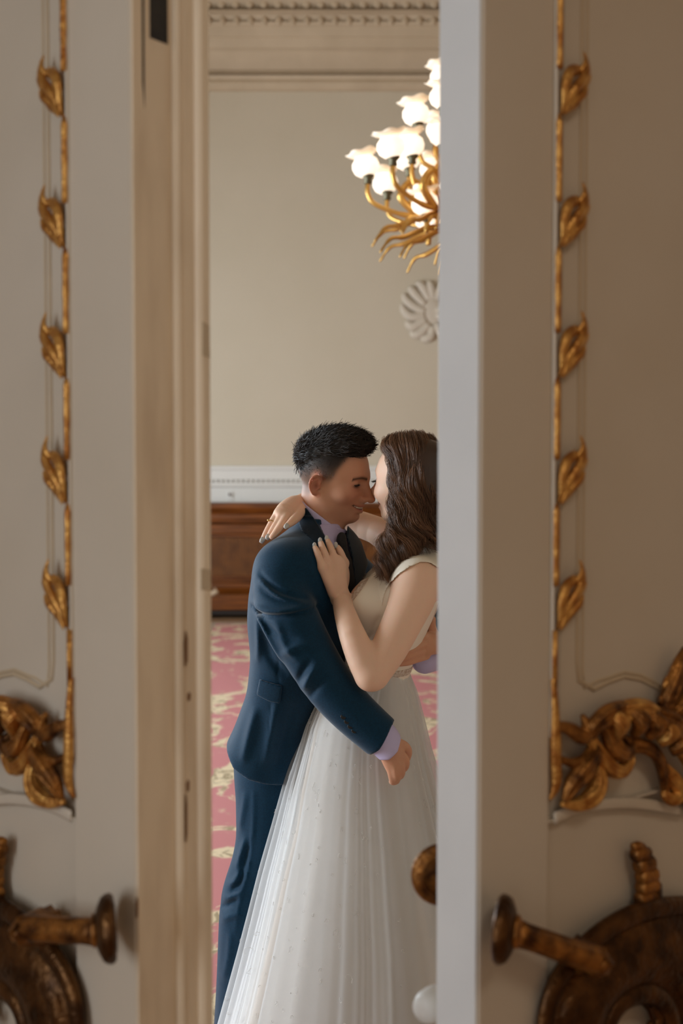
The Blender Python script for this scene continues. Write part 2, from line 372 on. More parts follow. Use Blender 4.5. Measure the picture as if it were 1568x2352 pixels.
CARTOUCHE = [  # (points in the photograph, radii in metres, lift)
    ([(1274,1560),(1276,1640),(1276,1720),(1278,1800),(1266,1838)], [.004,.006,.008,.007,.002], .006),
    ([(1276,1668),(1300,1672),(1330,1690),(1345,1672),(1336,1642)], [.006,.009,.011,.011,.003], .010),
    ([(1345,1692),(1352,1665),(1378,1640),(1412,1628),(1440,1630)], [.008,.012,.014,.013,.012], .016),
    ([(1408,1634),(1436,1628),(1462,1632),(1488,1644)], [.013,.017,.018,.016], .020),
    ([(1462,1640),(1500,1648),(1530,1668),(1560,1690)], [.014,.018,.019,.018], .020),
    ([(1380,1650),(1392,1690),(1402,1718),(1424,1725),(1440,1706),(1428,1692)], [.008,.013,.014,.012,.008,.004], .014),
    ([(1352,1690),(1370,1730),(1395,1762),(1420,1768),(1440,1742),(1440,1712)], [.007,.011,.012,.011,.009,.005], .010),
    ([(1428,1712),(1462,1706),(1498,1728),(1518,1770),(1528,1812)], [.005,.008,.010,.010,.008], .010),
    ([(1440,1728),(1470,1722),(1500,1744),(1514,1782),(1522,1820)], [.003,.005,.006,.006,.005], .014),
    ([(1520,1760),(1540,1790),(1552,1815),(1536,1834),(1520,1822),(1530,1808)], [.008,.012,.012,.010,.007,.004], .012),
    ([(1282,1740),(1310,1752),(1340,1742),(1356,1716)], [.004,.007,.009,.006], .010),
    ([(1292,1842),(1306,1800),(1332,1764),(1360,1728),(1366,1700)], [.004,.012,.015,.010,.005], .012),
    ([(1288,1846),(1322,1846),(1352,1826),(1370,1790),(1368,1742)], [.004,.010,.014,.012,.005], .010),
    ([(1518,1640),(1526,1600),(1540,1560),(1556,1520),(1572,1490)], [.011,.013,.013,.011,.006], .012),
    ([(1516,1630),(1512,1608),(1520,1596)], [.005,.006,.003], .010), ([(1528,1592),(1524,1570),(1532,1556)], [.005,.006,.003], .010),
    ([(1542,1556),(1542,1534),(1552,1520)], [.005,.006,.003], .010),
    ([(1530,1650),(1556,1620),(1576,1580),(1590,1530)], [.011,.014,.014,.010], .016),
    ([(1540,1690),(1570,1730),(1590,1790),(1586,1850)], [.014,.018,.016,.010], .016),
    ([(1548,1810),(1570,1836),(1600,1850)], [.008,.010,.008], .010),
    ([(1545,1650),(1580,1640),(1620,1640)], [.012,.016,.016], .02),
    ([(1384,1634),(1398,1656),(1404,1690)], [.009,.0125,.008], .026), ([(1424,1622),(1438,1650),(1440,1684)], [.009,.0135,.008], .030),
    ([(1462,1626),(1476,1656),(1472,1690)], [.009,.0140,.008], .030), ([(1502,1642),(1508,1676),(1498,1704)], [.009,.0135,.008], .028),
    ([(1538,1666),(1540,1700),(1526,1724)], [.008,.0130,.008], .026)]
PLATE = [
    ([(1238,2420),(1242,2330),(1262,2262),(1304,2200),(1366,2142),(1440,2100),(1510,2082),(1590,2078)], [.012,.013,.014,.015,.016,.016,.016,.015], .020),
    ([(1290,2420),(1282,2350),(1292,2296),(1322,2262),(1360,2250)], [.014,.016,.017,.016,.011], .026),
    ([(1330,2430),(1326,2372),(1340,2320),(1368,2284)], [.012,.014,.013,.008], .030),
    ([(1372,2440),(1372,2360),(1396,2304),(1440,2274),(1486,2278),(1516,2314),(1526,2370),(1520,2430)], [.012,.013,.014,.015,.015,.014,.013,.012], .030),
    ([(1372,2262),(1420,2226),(1480,2212),(1530,2236),(1568,2290),(1590,2360)], [.010,.015,.017,.017,.016,.014], .026),
    ([(1486,2300),(1500,2330),(1490,2356),(1476,2344)], [.008,.009,.008,.004], .022),
    ([(1540,2150),(1580,2180),(1620,2240)], [.012,.016,.016], .03),
    ([(1450,2110),(1476,2090),(1496,2060),(1498,2030)], [.012,.013,.013,.012], .014)]
FINIAL = [([(1462,2068),(1482,2058),(1500,2046)], .010), ([(1466,2040),(1484,2034),(1502,2032)], .011), ([(1466,2014),(1484,2010),(1500,2006)], .011),
          ([(1460,1990),(1478,1984),(1494,1982)], .0105), ([(1452,1966),(1470,1958),(1484,1962)], .0095), ([(1450,1946),(1462,1942),(1474,1948)], .006)]
LEAF_Z = [T(1320, py)[2] for py in (-110, 190, 492, 790, 1078, 1364)]
def build_leaf(L, side):
    r = L.root; t = L.t
    if side == 'R':
        L.box(MB(), .002, .126, -t, 0, .02, ZT).build('meeting_stile', M['door'], r, bevel=.003)
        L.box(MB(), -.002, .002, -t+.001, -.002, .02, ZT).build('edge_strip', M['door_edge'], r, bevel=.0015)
    else:
        prof = [(0,0),(0,-.058),(-.011,-.061),(-.011,-.066),(-.009,-.069),(-.012,-.085),(-.018,-.089),(-.019,-.104),(.126,-.104),(.126,0)]
        MB().prism([(a, b) for a, b in prof[4:]] + [(0,-.069)] , lambda a, b, z: L.p(a, b, z), .02, ZT) if False else None
        MB().prism([(.0,-.003),(.003,0),(.126,0),(.126,-.104),(.002,-.104)], lambda a, b, z: L.p(a, b, z), .02, ZT).build('meeting_stile', M['door'], r)
        MB().prism([(-.002,-.002),(-.002,-.058),(.002,-.058),(.002,-.002)], lambda a, b, z: L.p(a, b, z), .02, ZT).build('edge_strip', M['door_edge_old'], r)
        MB().prism([(.002,-.058),(-.009,-.060),(-.011,-.064),(-.009,-.068),(-.011,-.072),(-.012,-.085),(-.017,-.088),(-.0195,-.092),(-.0195,-.101),(-.016,-.106),(.002,-.106)],
                   lambda a, b, z: L.p(a, b, z), .02, ZT).build('astragal_strip', M['door_edge_old'], r)
        # flush bolt slot, worn spots and loose splinters along the old edge
        def edge_spot(px, py, s):                                    # picture point -> (n, z) on the edge plane s
            o = (L.o[0]+L.d[0]*s, L.o[1]+L.d[1]*s); d = ray(px, py)
            det = d[0]*(-L.n[1])+d[1]*L.n[0]; lam = (o[0]*(-L.n[1])+o[1]*L.n[0])/det
            return ((d[0]*lam-o[0])/L.n[0], CAM_H+d[2]*lam)
        n0, za = edge_spot(345, 86, -.003); n1, zb_ = edge_spot(386, 102, -.003)
        MB().prism([(n0, za), (n1, zb_), (n1, za+.4), (n0, za+.4)], lambda a, b, q: L.p(q, a, b), -.0026, .0).build('flush_bolt', M['bolt'], r)
        n2, z2 = edge_spot(330, 130, -.003)
        MB().prism([(n2-.0015, z2-.06), (n2+.0015, z2-.03), (n2+.0022, z2+.3), (n2-.002, z2+.3)], lambda a, b, q: L.p(q, a, b), -.0024, .0).build('paint_crack', M['bolt'], r)
        for px, py, w_, h_, s_ in ((450,120,.004,.02,-.0122),(428,1490,.0035,.022,-.0115),(434,1600,.004,.006,-.0115),(432,1805,.003,.008,-.0115),(463,2270,.0025,.012,-.0125),(316,2085,.002,.012,-.0024),(428,1880,.002,.03,-.0115)):
            n3, z3 = edge_spot(px, py, s_)
            MB().prism([(n3-w_*.6, z3-h_*.7),(n3+w_*.5, z3-h_),(n3+w_*.7, z3+h_*.3),(n3+.1*w_, z3+h_),(n3-w_*.7, z3+h_*.6)], lambda a, b, q: L.p(q, a, b), s_, s_+.002).build('paint_chip', M['chip'], r)
        for px, py, w_, h_ in ((474,1330,.008,.014),(474,780,.006,.022)):
            n3, z3 = edge_spot(px, py, -.0205)
            MB().prism([(n3-w_, z3-h_),(n3+w_, z3-h_*.9),(n3+w_, z3+h_),(n3-w_*.8, z3+h_*.8)], lambda a, b, q: L.p(q, a, b), -.0205, -.0185).build('paint_chip', M['door_line'], r)
        n3, z3 = edge_spot(497, 1358, -.024)
        MB().tube([L.p(-.016,-.104,z3-.004), L.p(-.026,-.107,z3), L.p(-.022,-.107,z3+.004)], [.004,.003,.001]).build('strike_tongue', M['door_edge_old'], r, True)
    L.box(MB(), .62, .76, -t, 0, .02, ZT).build('hinge_stile', M['door'], r, bevel=.003)
    L.box(MB(), .126, .62, -t*.8, -.012, .02, ZT).build('panel', M['door'], r)
    rl = L.box(MB(), .126, .62, -t, 0, .02, .16); L.box(rl, .126, .62, -t, 0, 1.17, T(1300,1880)[2]); L.box(rl, .126, .62, -t, 0, 3.12, ZT)
    rl.build('cross_rail', M['door'], r, bevel=.003)
    zl = T(1290, 1640)[2]
    # panel mouldings
    for s0, s1, n1 in ((.126,.131,.004),(.140,.146,-.002),(.150,.154,-.005),(.604,.62,.002)):
        L.box(MB(), s0, s1, -.012, n1, zl-.03, 3.12).build('panel_moulding', M['door'], r, bevel=.002)
    ss1 = T(1352, 1100)[0]
    zz = T(1350, 1575)[2]
    for ds, rr in ((0, .0035), (.011, .0025)):
        pts = [(ss1+ds, -.012, 3.05), (ss1+ds, -.012, 2.2), (ss1+ds, -.012, zz+.03-ds), (ss1+ds+.004, -.012, zz+.004-ds)]
        a0 = T(1362,1583,-.012); arc = [(a0[0]+ds, -.012, a0[2]+ds)] + [T(q[0], q[1]-ds*900, -.012) for q in ((1395,1566),(1432,1553),(1470,1560),(1505,1578),(1540,1606))]
        MB().tube([L.p(*u) for u in pts+list(arc)], rr, 6, ((0,1,0), 1.)).build('inner_moulding', M['door_line'], r, True)
    for q0 in (0,):
        pts = [T(x_, y_+q0, .0) for x_, y_ in ((1272,1880),(1330,1858),(1400,1846),(1470,1846),(1568,1862))]
        MB().tube([L.p(*u) for u in catmull(pts, 5)], .008, 8, ((0,1,0), .22)).build('rail_ridge', M['door'], r, True)
    # gilded bead and leaves
    sb = T(1284, 600)[0]
    zs = LEAF_Z
    for i in range(len(zs)-1):
        z1, z0 = zs[i]-.044, zs[i+1]+.012
        hh = z1-z0
        MB().tube([L.p(sb, .004, z0+hh*q) for q in (0,.1,.3,.5,.7,.9,1)], [.0045,.0048,.0044,.005,.0046,.005,.003], 8).build('gilded_bead', M['gilt'], r, True)
    MB().tube([L.p(sb-.001, .004, zs[-1]-.044), L.p(sb-.001, .004, T(1275,1580)[2])], .004, 8).build('gilded_bead', M['gilt'], r, True)
    for z in zs: orn_leaf(L, z, r)
    # carved cartouche at the foot of the panel
    ca = empty('carved_cartouche', (0,0,0), 0, r)
    for i, (pts, rad, lift) in enumerate(CARTOUCHE):
        q = [(*T(px, py)[:1], lift*(.6+.4*math.sin(PI*j/(len(pts)-1))), T(px, py)[2]) for j, (px, py) in enumerate(pts)]
        v, rr, n_, fl = stroke(L, q, rad, .8)
        mb = MB().tube(v, rr, 10, fl)
        if max(rad) > .0105:                                          # carved flutes riding on the broad lobes
            for off in (-.5, .5):
                q2 = []
                for j in range(len(q)):
                    a = np.array(q[max(j-1,0)]); b = np.array(q[min(j+1,len(q)-1)]); tt = b-a; nn = np.array((-tt[2],0,tt[0])); nn = nn/max(np.linalg.norm(nn),1e-6)
                    q2.append(tuple(np.array(q[j])+nn*rad[j]*off+np.array((0,rad[j]*.55,0))))
                v2, r2, _, _ = stroke(L, q2, [x*.32 for x in rad], 1.)
                mb.tube(v2, r2, 6)
        mb.build('scroll', M['gilt_dark'] if i % 3 else M['gilt'], ca, True)
    # bronze rocaille plate with lever handle
    es = empty('rocaille_plate', (0,0,0), 0, r)
    out = [(1236,2480),(1232,2400),(1238,2320),(1258,2258),(1296,2200),(1354,2142),(1424,2096),(1500,2070),(1590,2062),(1700,2080),(1740,2200),(1740,2480)]
    inn = [(1384,2480),(1382,2420),(1384,2376),(1392,2346),(1404,2322),(1420,2308),(1438,2300),(1456,2300),(1472,2306),(1486,2322),(1496,2352),(1500,2480)]
    o2 = [T(px, py, 0) for px, py in out]; i2 = [T(px, py, 0) for px, py in inn]; rings = []
    for f_, nn in ((0, .0), (.03, .012), (.15, .026), (.5, .036), (.92, .018), (1., .0)):
        rings.append([L.p(u[0]+(v[0]-u[0])*f_, nn, u[2]+(v[2]-u[2])*f_) for u, v in zip(o2, i2)])
    n = len(o2); vs = [p for rg in rings for p in rg]
    fs = [(i*n+k_, i*n+k_+1, (i+1)*n+k_+1, (i+1)*n+k_) for i in range(5) for k_ in range(n-1)]
    MB().add(vs, fs).build('backplate', M['bronze'], es, True)
    for pts, rad, lift in PLATE:
        q = [(T(px, py)[0], lift*.7, T(px, py)[2]) for px, py in pts]
        v, rr, n_, fl = stroke(L, q, rad, .7)
        MB().tube(v, rr, 10, fl).build('scroll', M['bronze'], es, True)
    fi = MB()
    for pts, rr in FINIAL:
        q = [(T(px, py)[0], .008, T(px, py)[2]) for px, py in pts]
        v, _, _, fl = stroke(L, q, [rr*.8, rr, rr*.7], .9)
        fi.tube(v, [rr*.9]+[rr*1.1]*(len(v)-2)+[rr*.7], 10, fl)
    fi.tube([L.p(T(px, py)[0], .006, T(px, py)[2]) for px, py in ((1484,2070),(1482,2030),(1478,1990),(1464,1950))], [.016,.014,.012,.008], 10, ((0,1,0), .6))
    fi.build('finial', M['gilt_dark'], es, True)
    for front in ((1, -1) if side == 'R' else (1,)):
        hd = empty('lever_handle', (0,0,0), 0, r)
        def Q(s_, n_, z_): return L.p(s_, n_ if front > 0 else -t-n_, z_)
        zk = 1.078
        a0, a, b = np.array((.172, .012, zk-.085)), np.array((.140, .062, zk-.066)), np.array((.018, .044, zk-.006))
        if front < 0: a0, a, b = a0+(0,0,.02), a+(0,0,.02), np.array((.056, .046, zk+.010))
        if side == 'L': a0, a = a0+(0,0,.034), a+(0,0,.034)
        q_ = catmull([a0, a*.75+a0*.25+np.array((0,.012,0)), a, (a+b)/2, b], 5); m_ = len(q_)
        MB().tube([Q(*p_) for p_ in q_], np.interp(np.linspace(0, 1, m_), [0,.2,.45,.9,1], [.024,.0185,.016,.0142,.016]), 20, None, rib=10, ribamp=.09).build('shaft', M['gilt_dark'], hd, True)
        dv = np.array((-.56,-.82,.05)); dv /= np.linalg.norm(dv); k0 = b+np.array((-.010,-.004,.004))
        kn = [k0 + dv*x_ for x_ in (-.012, -.008, -.003, .003, .008, .012, .0135, .010)]
        MB().tube([Q(*p_) for p_ in kn], [.014,.026,.0365,.0400,.0405,.037,.026,.006], 28).build('knob', M['bronze'] if front > 0 else M['gilt_dark'], hd, True)
        MB().tube([Q(*(k0 + dv*x_)) for x_ in (-.017, -.013, -.008)], [.014,.020,.017], 20).build('collar', M['gilt_dark'], hd, True)
    return r
build_leaf(RL, 'R'); build_leaf(LL, 'L')
# white bumper on the back of the right leaf
c = W(1000, 2302, 1.47)
bp = MB().lathe([(.004,-.03),(.016,-.029),(.021,-.018),(.022,0),(.019,.012),(.009,.022),(.002,.024)], 16, Matrix.Translation(Vector(c)) @ Matrix.Rotation(math.radians(50),4,'Z') @ Matrix.Rotation(PI/2,4,'Y'))
b_ = bp.build('edge_bumper', M['rubber'], None, True)
b_.parent = RL.root; b_.matrix_parent_inverse = (Matrix.Translation((RL.o[0], RL.o[1], 0)) @ Matrix.Rotation(RL.a, 4, 'Z')).inverted()

# ------------------------------------------------------------------ chandelier
ch = empty('chandelier', (.80, 6.5, 3.05)); tag(ch, 'gilt chandelier with lit frosted glass tulip shades hanging in the hall', 'chandelier')
def shade_mesh(parent):
    pr = [(.012,0),(.052,.004),(.080,.03),(.090,.062),(.084,.095),(.064,.116),(.052,.130)]
    a = MB().lathe(pr, 20).build('glass_shade', M['shade'], parent, True)
    def ruf(p, an):
        k_ = max(0, (p.z-.126)/.05); q = 1+.10*k_*math.cos(6*an)
        return Vector((p.x*q, p.y*q, p.z+.008*k_*math.cos(6*an+.5)))
    b = MB().lathe([(.046,.126),(.053,.127),(.070,.146),(.104,.160),(.109,.158),(.080,.140),(.056,.130)], 36, None, ruf).build('shade_rim', M['shade_rim'], a, True)
    return a, b
sh0 = None
def lamp_arm(ang, R, zt, r0, z0, dip, tilt=14):
    global sh0
    ca, sa = math.cos(ang), math.sin(ang)
    def q(r_, z_, off=0): return (ca*r_-sa*off, sa*r_+ca*off, z_)
    arm = MB().tube(catmull([q(r0, z0), q(r0+.12, z0-dip*.7), q(R*.62, z0-dip), q(R*.92, z0-dip*.4), q(R, zt-.10), q(R, zt-.03)], 6), [.02]*4+[.017]*10+[.014]*17, 8).build('arm', M['chand_gold'], ch, True)
    MB().lathe([(.01,-.05),(.024,-.04),(.020,-.02),(.034,-.004),(.038,.004),(.015,.008)], 14, Matrix.Translation(Vector(q(R, zt)))).build('socket', M['chand_dark'], arm, True)
    Mx = Matrix.Translation(Vector(q(R, zt))) @ Matrix.Scale(.86, 4) @ Matrix.Rotation(ang, 4, 'Z') @ Matrix.Rotation(math.radians(tilt), 4, 'Y')
    if sh0 is None:
        sh0 = shade_mesh(ch); sh0[0].matrix_local = Mx
    else:
        a = share(sh0[0], 'glass_shade', ch, Mx); share(sh0[1], 'shade_rim', a, Matrix())
    # curling tendril below the arm
    dz = random.uniform(-.10, .10); st_ = random.uniform(.75, 1.12); fo = random.uniform(-.12, .10)
    MB().tube(catmull([q(r_*st_, z_+dz*min(1, r_*3), f_+fo*r_) for r_, z_, f_ in ((.06,.12,0),(.20,-.01,0),(.34,-.03,.04),(.46,-.09,.10),(.54,-.11,.14),(.60,-.19,.16))], 5), [.020]*3+[.019]*8+[.015]*6+[.011]*5+[.007]*3+[.003], 8).build('tendril', M['chand_gold'], ch, True)
    MB().tube(catmull([q(R*.55, z0-dip), q(R*.72, z0-dip+.10,.03), q(R*.62, z0-dip+.19,.03), q(R*.48, z0-dip+.13), q(R*.55, z0-dip+.08)], 6), [.022]*8+[.018]*10+[.012]*7, 8).build('scroll', M['chand_gold'], ch, True)
for i in range(10): lamp_arm(2*PI*i/10, .65, .225, .08, .10, .10)
for i in range(10): lamp_arm(2*PI*(i+.5)/10, .43, .30, .07, .16, .08, 10)
for i in range(6): lamp_arm(2*PI*(i+.4)/6, .36, -.02, .08, .04, .06, 10)
for i in range(7): lamp_arm(2*PI*(i+.45)/7, .37, .52, .05, .34, .08, 10)
for i in range(5): lamp_arm(2*PI*(i+.3)/5, .22, .74, .04, .52, .06, 8)
MB().lathe([(.004,-.26),(.03,-.25),(.05,-.22),(.03,-.19),(.06,-.16),(.13,-.08),(.16,.0),(.12,.05),(.06,.12),(.05,.30),(.10,.38),(.09,.46),(.04,.55),(.03,1.0),(.03,4.0)], 24).build('stem', M['chand_gold'], ch, True)
cr = empty('crystal_cluster', (0,0,0), 0, ch)
for i in range(14):
    a = random.uniform(2.6, 4.4); rr_ = random.uniform(.30, .42)
    MB().sphere((rr_*math.cos(a), rr_*math.sin(a), random.uniform(-.02, .14)), random.uniform(.014, .026), 8, 6).build('crystal', M['shade'], cr, True)  # crystals made to glow with the shade material, though they hold no lamps

# ------------------------------------------------------------------ signed-distance modelling for bodies and clothes
def smin(a, b, k):
    if k <= 0: return np.minimum(a, b)
    h = np.maximum(k-np.abs(a-b), 0)/k; return np.minimum(a, b) - h*h*k*.25
def smax(a, b, k): return -smin(-a, -b, k)
class Frame:
    """a local frame: columns forward, left, up"""
    def __init__(s, o, A, sc=1.): s.o, s.A, s.s = np.array(o, float), np.array(A, float), sc
    def w(s, *p): return s.o + s.A @ (np.array(p, float)*s.s)
    def loc(s, P): return (P-s.o) @ s.A / s.s
def frame_ypr(o, yaw, pitch, roll, sc=1.):
    yaw, pitch, roll = map(math.radians, (yaw, pitch, roll))
    F = np.array((math.cos(yaw)*math.cos(pitch), math.sin(yaw)*math.cos(pitch), math.sin(pitch)))
    L = np.array((-math.sin(yaw), math.cos(yaw), 0)); U = np.cross(F, L); c, q = math.cos(roll), math.sin(roll)
    return Frame(o, np.stack([F, c*L+q*U, -q*L+c*U], 1), sc)
def p_ell(c, r, A=None):
    c = np.array(c, float); r = np.array(r, float)
    def fn(P):
        q = P-c
        if A is not None: q = q @ A
        k0 = np.linalg.norm(q/r, axis=1); k1 = np.linalg.norm(q/(r*r), axis=1)+1e-9
        return k0*(k0-1)/k1
    return fn, c, float(r.max())
def p_chain(pts, rad, sub=0, flat=None):
    """tapered tube through points; flat = (direction, factor<1) squashes it"""
    P = np.array(pts, float); R = np.full(len(P), rad, float) if not hasattr(rad, '__len__') else np.array(rad, float)
    if sub: R = catmull(R[:, None], sub)[:, 0]; P = catmull(P, sub)
    a, b, ra, rb = P[:-1], P[1:], R[:-1], R[1:]
    Q = None; fs = 1.
    if flat is not None:
        d = np.array(flat[0], float); d /= np.linalg.norm(d); Q = np.eye(3)+(1/flat[1]-1)*np.outer(d, d); fs = 1.
        a, b = a @ Q, b @ Q
    ab = b-a; L2 = (ab*ab).sum(1)+1e-12
    def fn(X):
        if Q is not None: X = X @ Q
        best = None
        for i in range(len(a)):
            pa = X-a[i]; t = np.clip(pa @ ab[i]/L2[i], 0, 1)
            d = np.linalg.norm(pa-t[:, None]*ab[i], axis=1)-(ra[i]+(rb[i]-ra[i])*t)
            best = d if best is None else np.minimum(best, d)
        return best*fs
    c = (P.min(0)+P.max(0))/2
    return fn, c, float(np.linalg.norm(P-c, axis=1).max()+R.max())
def p_loft(levels, yaw, power=2.2):
    """levels: (centre xyz, half width across, half depth fore-aft) from top to bottom; facing yaw degrees"""
    C = np.array([l[0] for l in levels], float); a = np.array([l[1] for l in levels]); b = np.array([l[2] for l in levels])
    z = C[:, 2]; o = np.argsort(z); z = z[o]; C = C[o]; a = a[o]; b = b[o]
    y = math.radians(yaw); F = np.array((math.cos(y), math.sin(y))); Lf = np.array((-F[1], F[0]))
    zz = np.linspace(z[0], z[-1], 120)
    def sm(v):
        u = np.interp(zz, z, v)
        ker = np.ones(9)/9; return np.convolve(np.pad(u, 4, 'edge'), ker, 'valid')
    cx, cy, aa, bb = sm(C[:, 0]), sm(C[:, 1]), sm(a), sm(b)
    def fn(P):
        h = P[:, 2]; X = P[:, 0]-np.interp(h, zz, cx); Y = P[:, 1]-np.interp(h, zz, cy)
        A_, B_ = np.interp(h, zz, aa), np.interp(h, zz, bb)
        u = np.abs(X*F[0]+Y*F[1])/B_; v = np.abs(X*Lf[0]+Y*Lf[1])/A_
        k = (u**power+v**power+1e-12)**(1/power)
        d = (k-1)*np.minimum(A_, B_)
        return np.maximum(d, np.maximum(z[0]-h, h-z[-1]))
    c = (C.min(0)+C.max(0))/2
    return fn, c, float(np.linalg.norm(C-c, axis=1).max()+max(a.max(), b.max()))
def poly2(px, y):
    """picture polygon read at distance y -> signed distance in the x-z plane (extruded in depth)"""
    Q = np.array([W(p[0], p[1], y)[[0, 2]] for p in px])
    def fn(P):
        X = P[:, [0, 2]]; n = len(Q); d = np.full(len(X), 1e9); s = np.ones(len(X))
        for i in range(n):
            a, b = Q[i], Q[i-1]; e = b-a; w_ = X-a
            t = np.clip(w_ @ e/(e @ e+1e-12), 0, 1); d = np.minimum(d, ((w_-t[:, None]*e)**2).sum(1))
            c1 = X[:, 1] >= a[1]; c2 = X[:, 1] < b[1]; c3 = e[0]*w_[:, 1] > e[1]*w_[:, 0]
            al = c1 & c2 & c3; no = ~c1 & ~c2 & ~c3; s = np.where(al | no, -s, s)
        return s*np.sqrt(d)
    return fn
def line_bump(px, y, amp, width, ymax=None, ylim=.12):
    """a cloth fold along a picture polyline: raises (amp>0) or sinks the surface facing the viewer's side"""
    Q = np.array([W(p[0], p[1], y)[[0, 2]] for p in px]); Q = catmull(Q, 4)
    c = np.array((*Q.mean(0),)); rad = np.linalg.norm(Q-c, axis=1).max()+width*3
    C = np.array((c[0], y, c[1]))
    def fn(P):
        X = P[:, [0, 2]]; d = np.full(len(X), 1e9); tt = np.zeros(len(X)); n = len(Q)-1
        for i in range(n):
            a, e = Q[i], Q[i+1]-Q[i]; w_ = X-a; t = np.clip(w_ @ e/(e @ e+1e-12), 0, 1)
            q = ((w_-t[:, None]*e)**2).sum(1); m_ = q < d; d = np.where(m_, q, d); tt = np.where(m_, (i+t)/n, tt)
        g = amp*np.exp(-d/(width*width))*np.sin(np.clip(tt*.9+.08, 0, 1)*PI)**.6
        return -g*(np.abs(P[:, 1]-y) < ylim)
    return fn, C, rad+ylim
class Sdf:
    def __init__(s): s.ops = []
    def u(s, prim, k=.01): s.ops.append(('u', prim, k)); return s
    def cut(s, prim, k=.005): s.ops.append(('s', prim, k)); return s
    def add(s, prim): s.ops.append(('d', prim, 0)); return s
    def inter(s, fn, k=.0): s.ops.append(('i', (fn, None, 0), k)); return s
    def ev(s, P, c=None, r=0.):
        d = np.full(len(P), 1.0)
        for op, (fn, pc, pr), k in s.ops:
            if c is not None and pc is not None and np.linalg.norm(pc-c)-pr > r+k+.035: continue
            if op == 'u': d = smin(d, fn(P), k)
            elif op == 's': d = smax(d, -fn(P), k)
            elif op == 'd': d = d+fn(P)
            else: d = smax(d, fn(P), k)
        return d
    def hit(s, px, py, y0=2.25, y1=3.3):
        """distance y at which the sight line through a picture point meets the surface"""
        ys_ = np.linspace(y0, y1, 420); P = np.array([W(px, py, q) for q in ys_]); d = s.ev(P)
        i = np.argmax(d < 0); return float(ys_[i]) if d[i] < 0 else None
    def mesh(s, h, smooth=1):
        B = 16; us = [p for o, p, k in s.ops if o == 'u']
        lo = np.min([p[1]-p[2] for p in us], 0)-2*h; hi = np.max([p[1]+p[2] for p in us], 0)+2*h
        nb = np.ceil((hi-lo)/(B*h)).astype(int); N = nb*B+2
        gi = np.stack(np.meshgrid(*[np.arange(n) for n in nb], indexing='ij'), -1).reshape(-1, 3)
        cen = lo+(gi+.5)*B*h; hd = B*h*.5*math.sqrt(3)
        dc = np.concatenate([s.ev(cen[i:i+20000]) for i in range(0, len(cen), 20000)])
        act = gi[np.abs(dc) < hd*1.5+.012]
        loc = np.stack(np.meshgrid(*[np.arange(B+1)]*3, indexing='ij'), -1).reshape(-1, 3)
        keys, pos, quads = [], [], []
        for g in act:
            base = g*B; P = lo+(base+loc)*h; c = lo+(base+B/2)*h
            d = s.ev(P, c, hd)
            sg = d < 0
            if sg.all() or not sg.any(): continue
            d = d.reshape(B+1, B+1, B+1); sg = sg.reshape(d.shape)
            acc = np.zeros((B, B, B, 3)); cnt = np.zeros((B, B, B))
            for ax in range(3):
                sl0 = [slice(None)]*3; sl1 = [slice(None)]*3; sl0[ax] = slice(0, B); sl1[ax] = slice(1, B+1)
                d0, d1 = d[tuple(sl0)], d[tuple(sl1)]; cr_ = sg[tuple(sl0)] != sg[tuple(sl1)]
                t = np.where(cr_, d0/np.where(d0 == d1, 1, d0-d1), 0)
                ii = np.stack(np.meshgrid(*[np.arange(q) for q in d0.shape], indexing='ij'), -1).astype(float)
                ii[..., ax] += t; ii *= cr_[..., None]
                oth = [q for q in range(3) if q != ax]
                for da in (0, 1):
                    for db in (0, 1):
                        sl = [slice(None)]*3; sl[oth[0]] = slice(da, B+da); sl[oth[1]] = slice(db, B+db)
                        acc += ii[tuple(sl)]; cnt += cr_[tuple(sl)]
                e = np.argwhere(cr_); e = e[(e[:, oth[0]] < B) & (e[:, oth[1]] < B)]
                if len(e):
                    ge = e+base; neg = sg[tuple(sl0)][tuple(e.T)]
                    def K(o0, o1):
                        q = ge.copy(); q[:, oth[0]] -= o0; q[:, oth[1]] -= o1
                        return ((q[:, 0]+1)*(N[1]+2)+q[:, 1]+1)*(N[2]+2)+q[:, 2]+1
                    qd = np.stack([K(1,1), K(0,1), K(0,0), K(1,0)], 1)
                    fl = neg if ax != 1 else ~neg
                    qd[~fl] = qd[~fl][:, ::-1]; quads.append(qd)
            m_ = np.argwhere(cnt > 0)
            if len(m_):
                gp = m_+base
                keys.append(((gp[:, 0]+1)*(N[1]+2)+gp[:, 1]+1)*(N[2]+2)+gp[:, 2]+1)
                pos.append(lo+(base+acc[tuple(m_.T)]/cnt[tuple(m_.T)][:, None])*h)
        keys = np.concatenate(keys); pos = np.concatenate(pos); Qd = np.concatenate(quads)
        o = np.argsort(keys); keys = keys[o]; pos = pos[o]
        ix = np.clip(np.searchsorted(keys, Qd), 0, len(keys)-1); ok = (keys[ix] == Qd).all(1); ix = ix[ok]
        for _ in range(smooth):
            sm = np.zeros_like(pos); ct = np.zeros(len(pos))
            for a in range(4):
                for b in ((a+1) % 4, (a+3) % 4):
                    np.add.at(sm, ix[:, a], pos[ix[:, b]]); np.add.at(ct, ix[:, a], 1)
            g_ = ct > 0; pos[g_] = pos[g_]*.5+.5*sm[g_]/ct[g_][:, None]
        return pos, ix
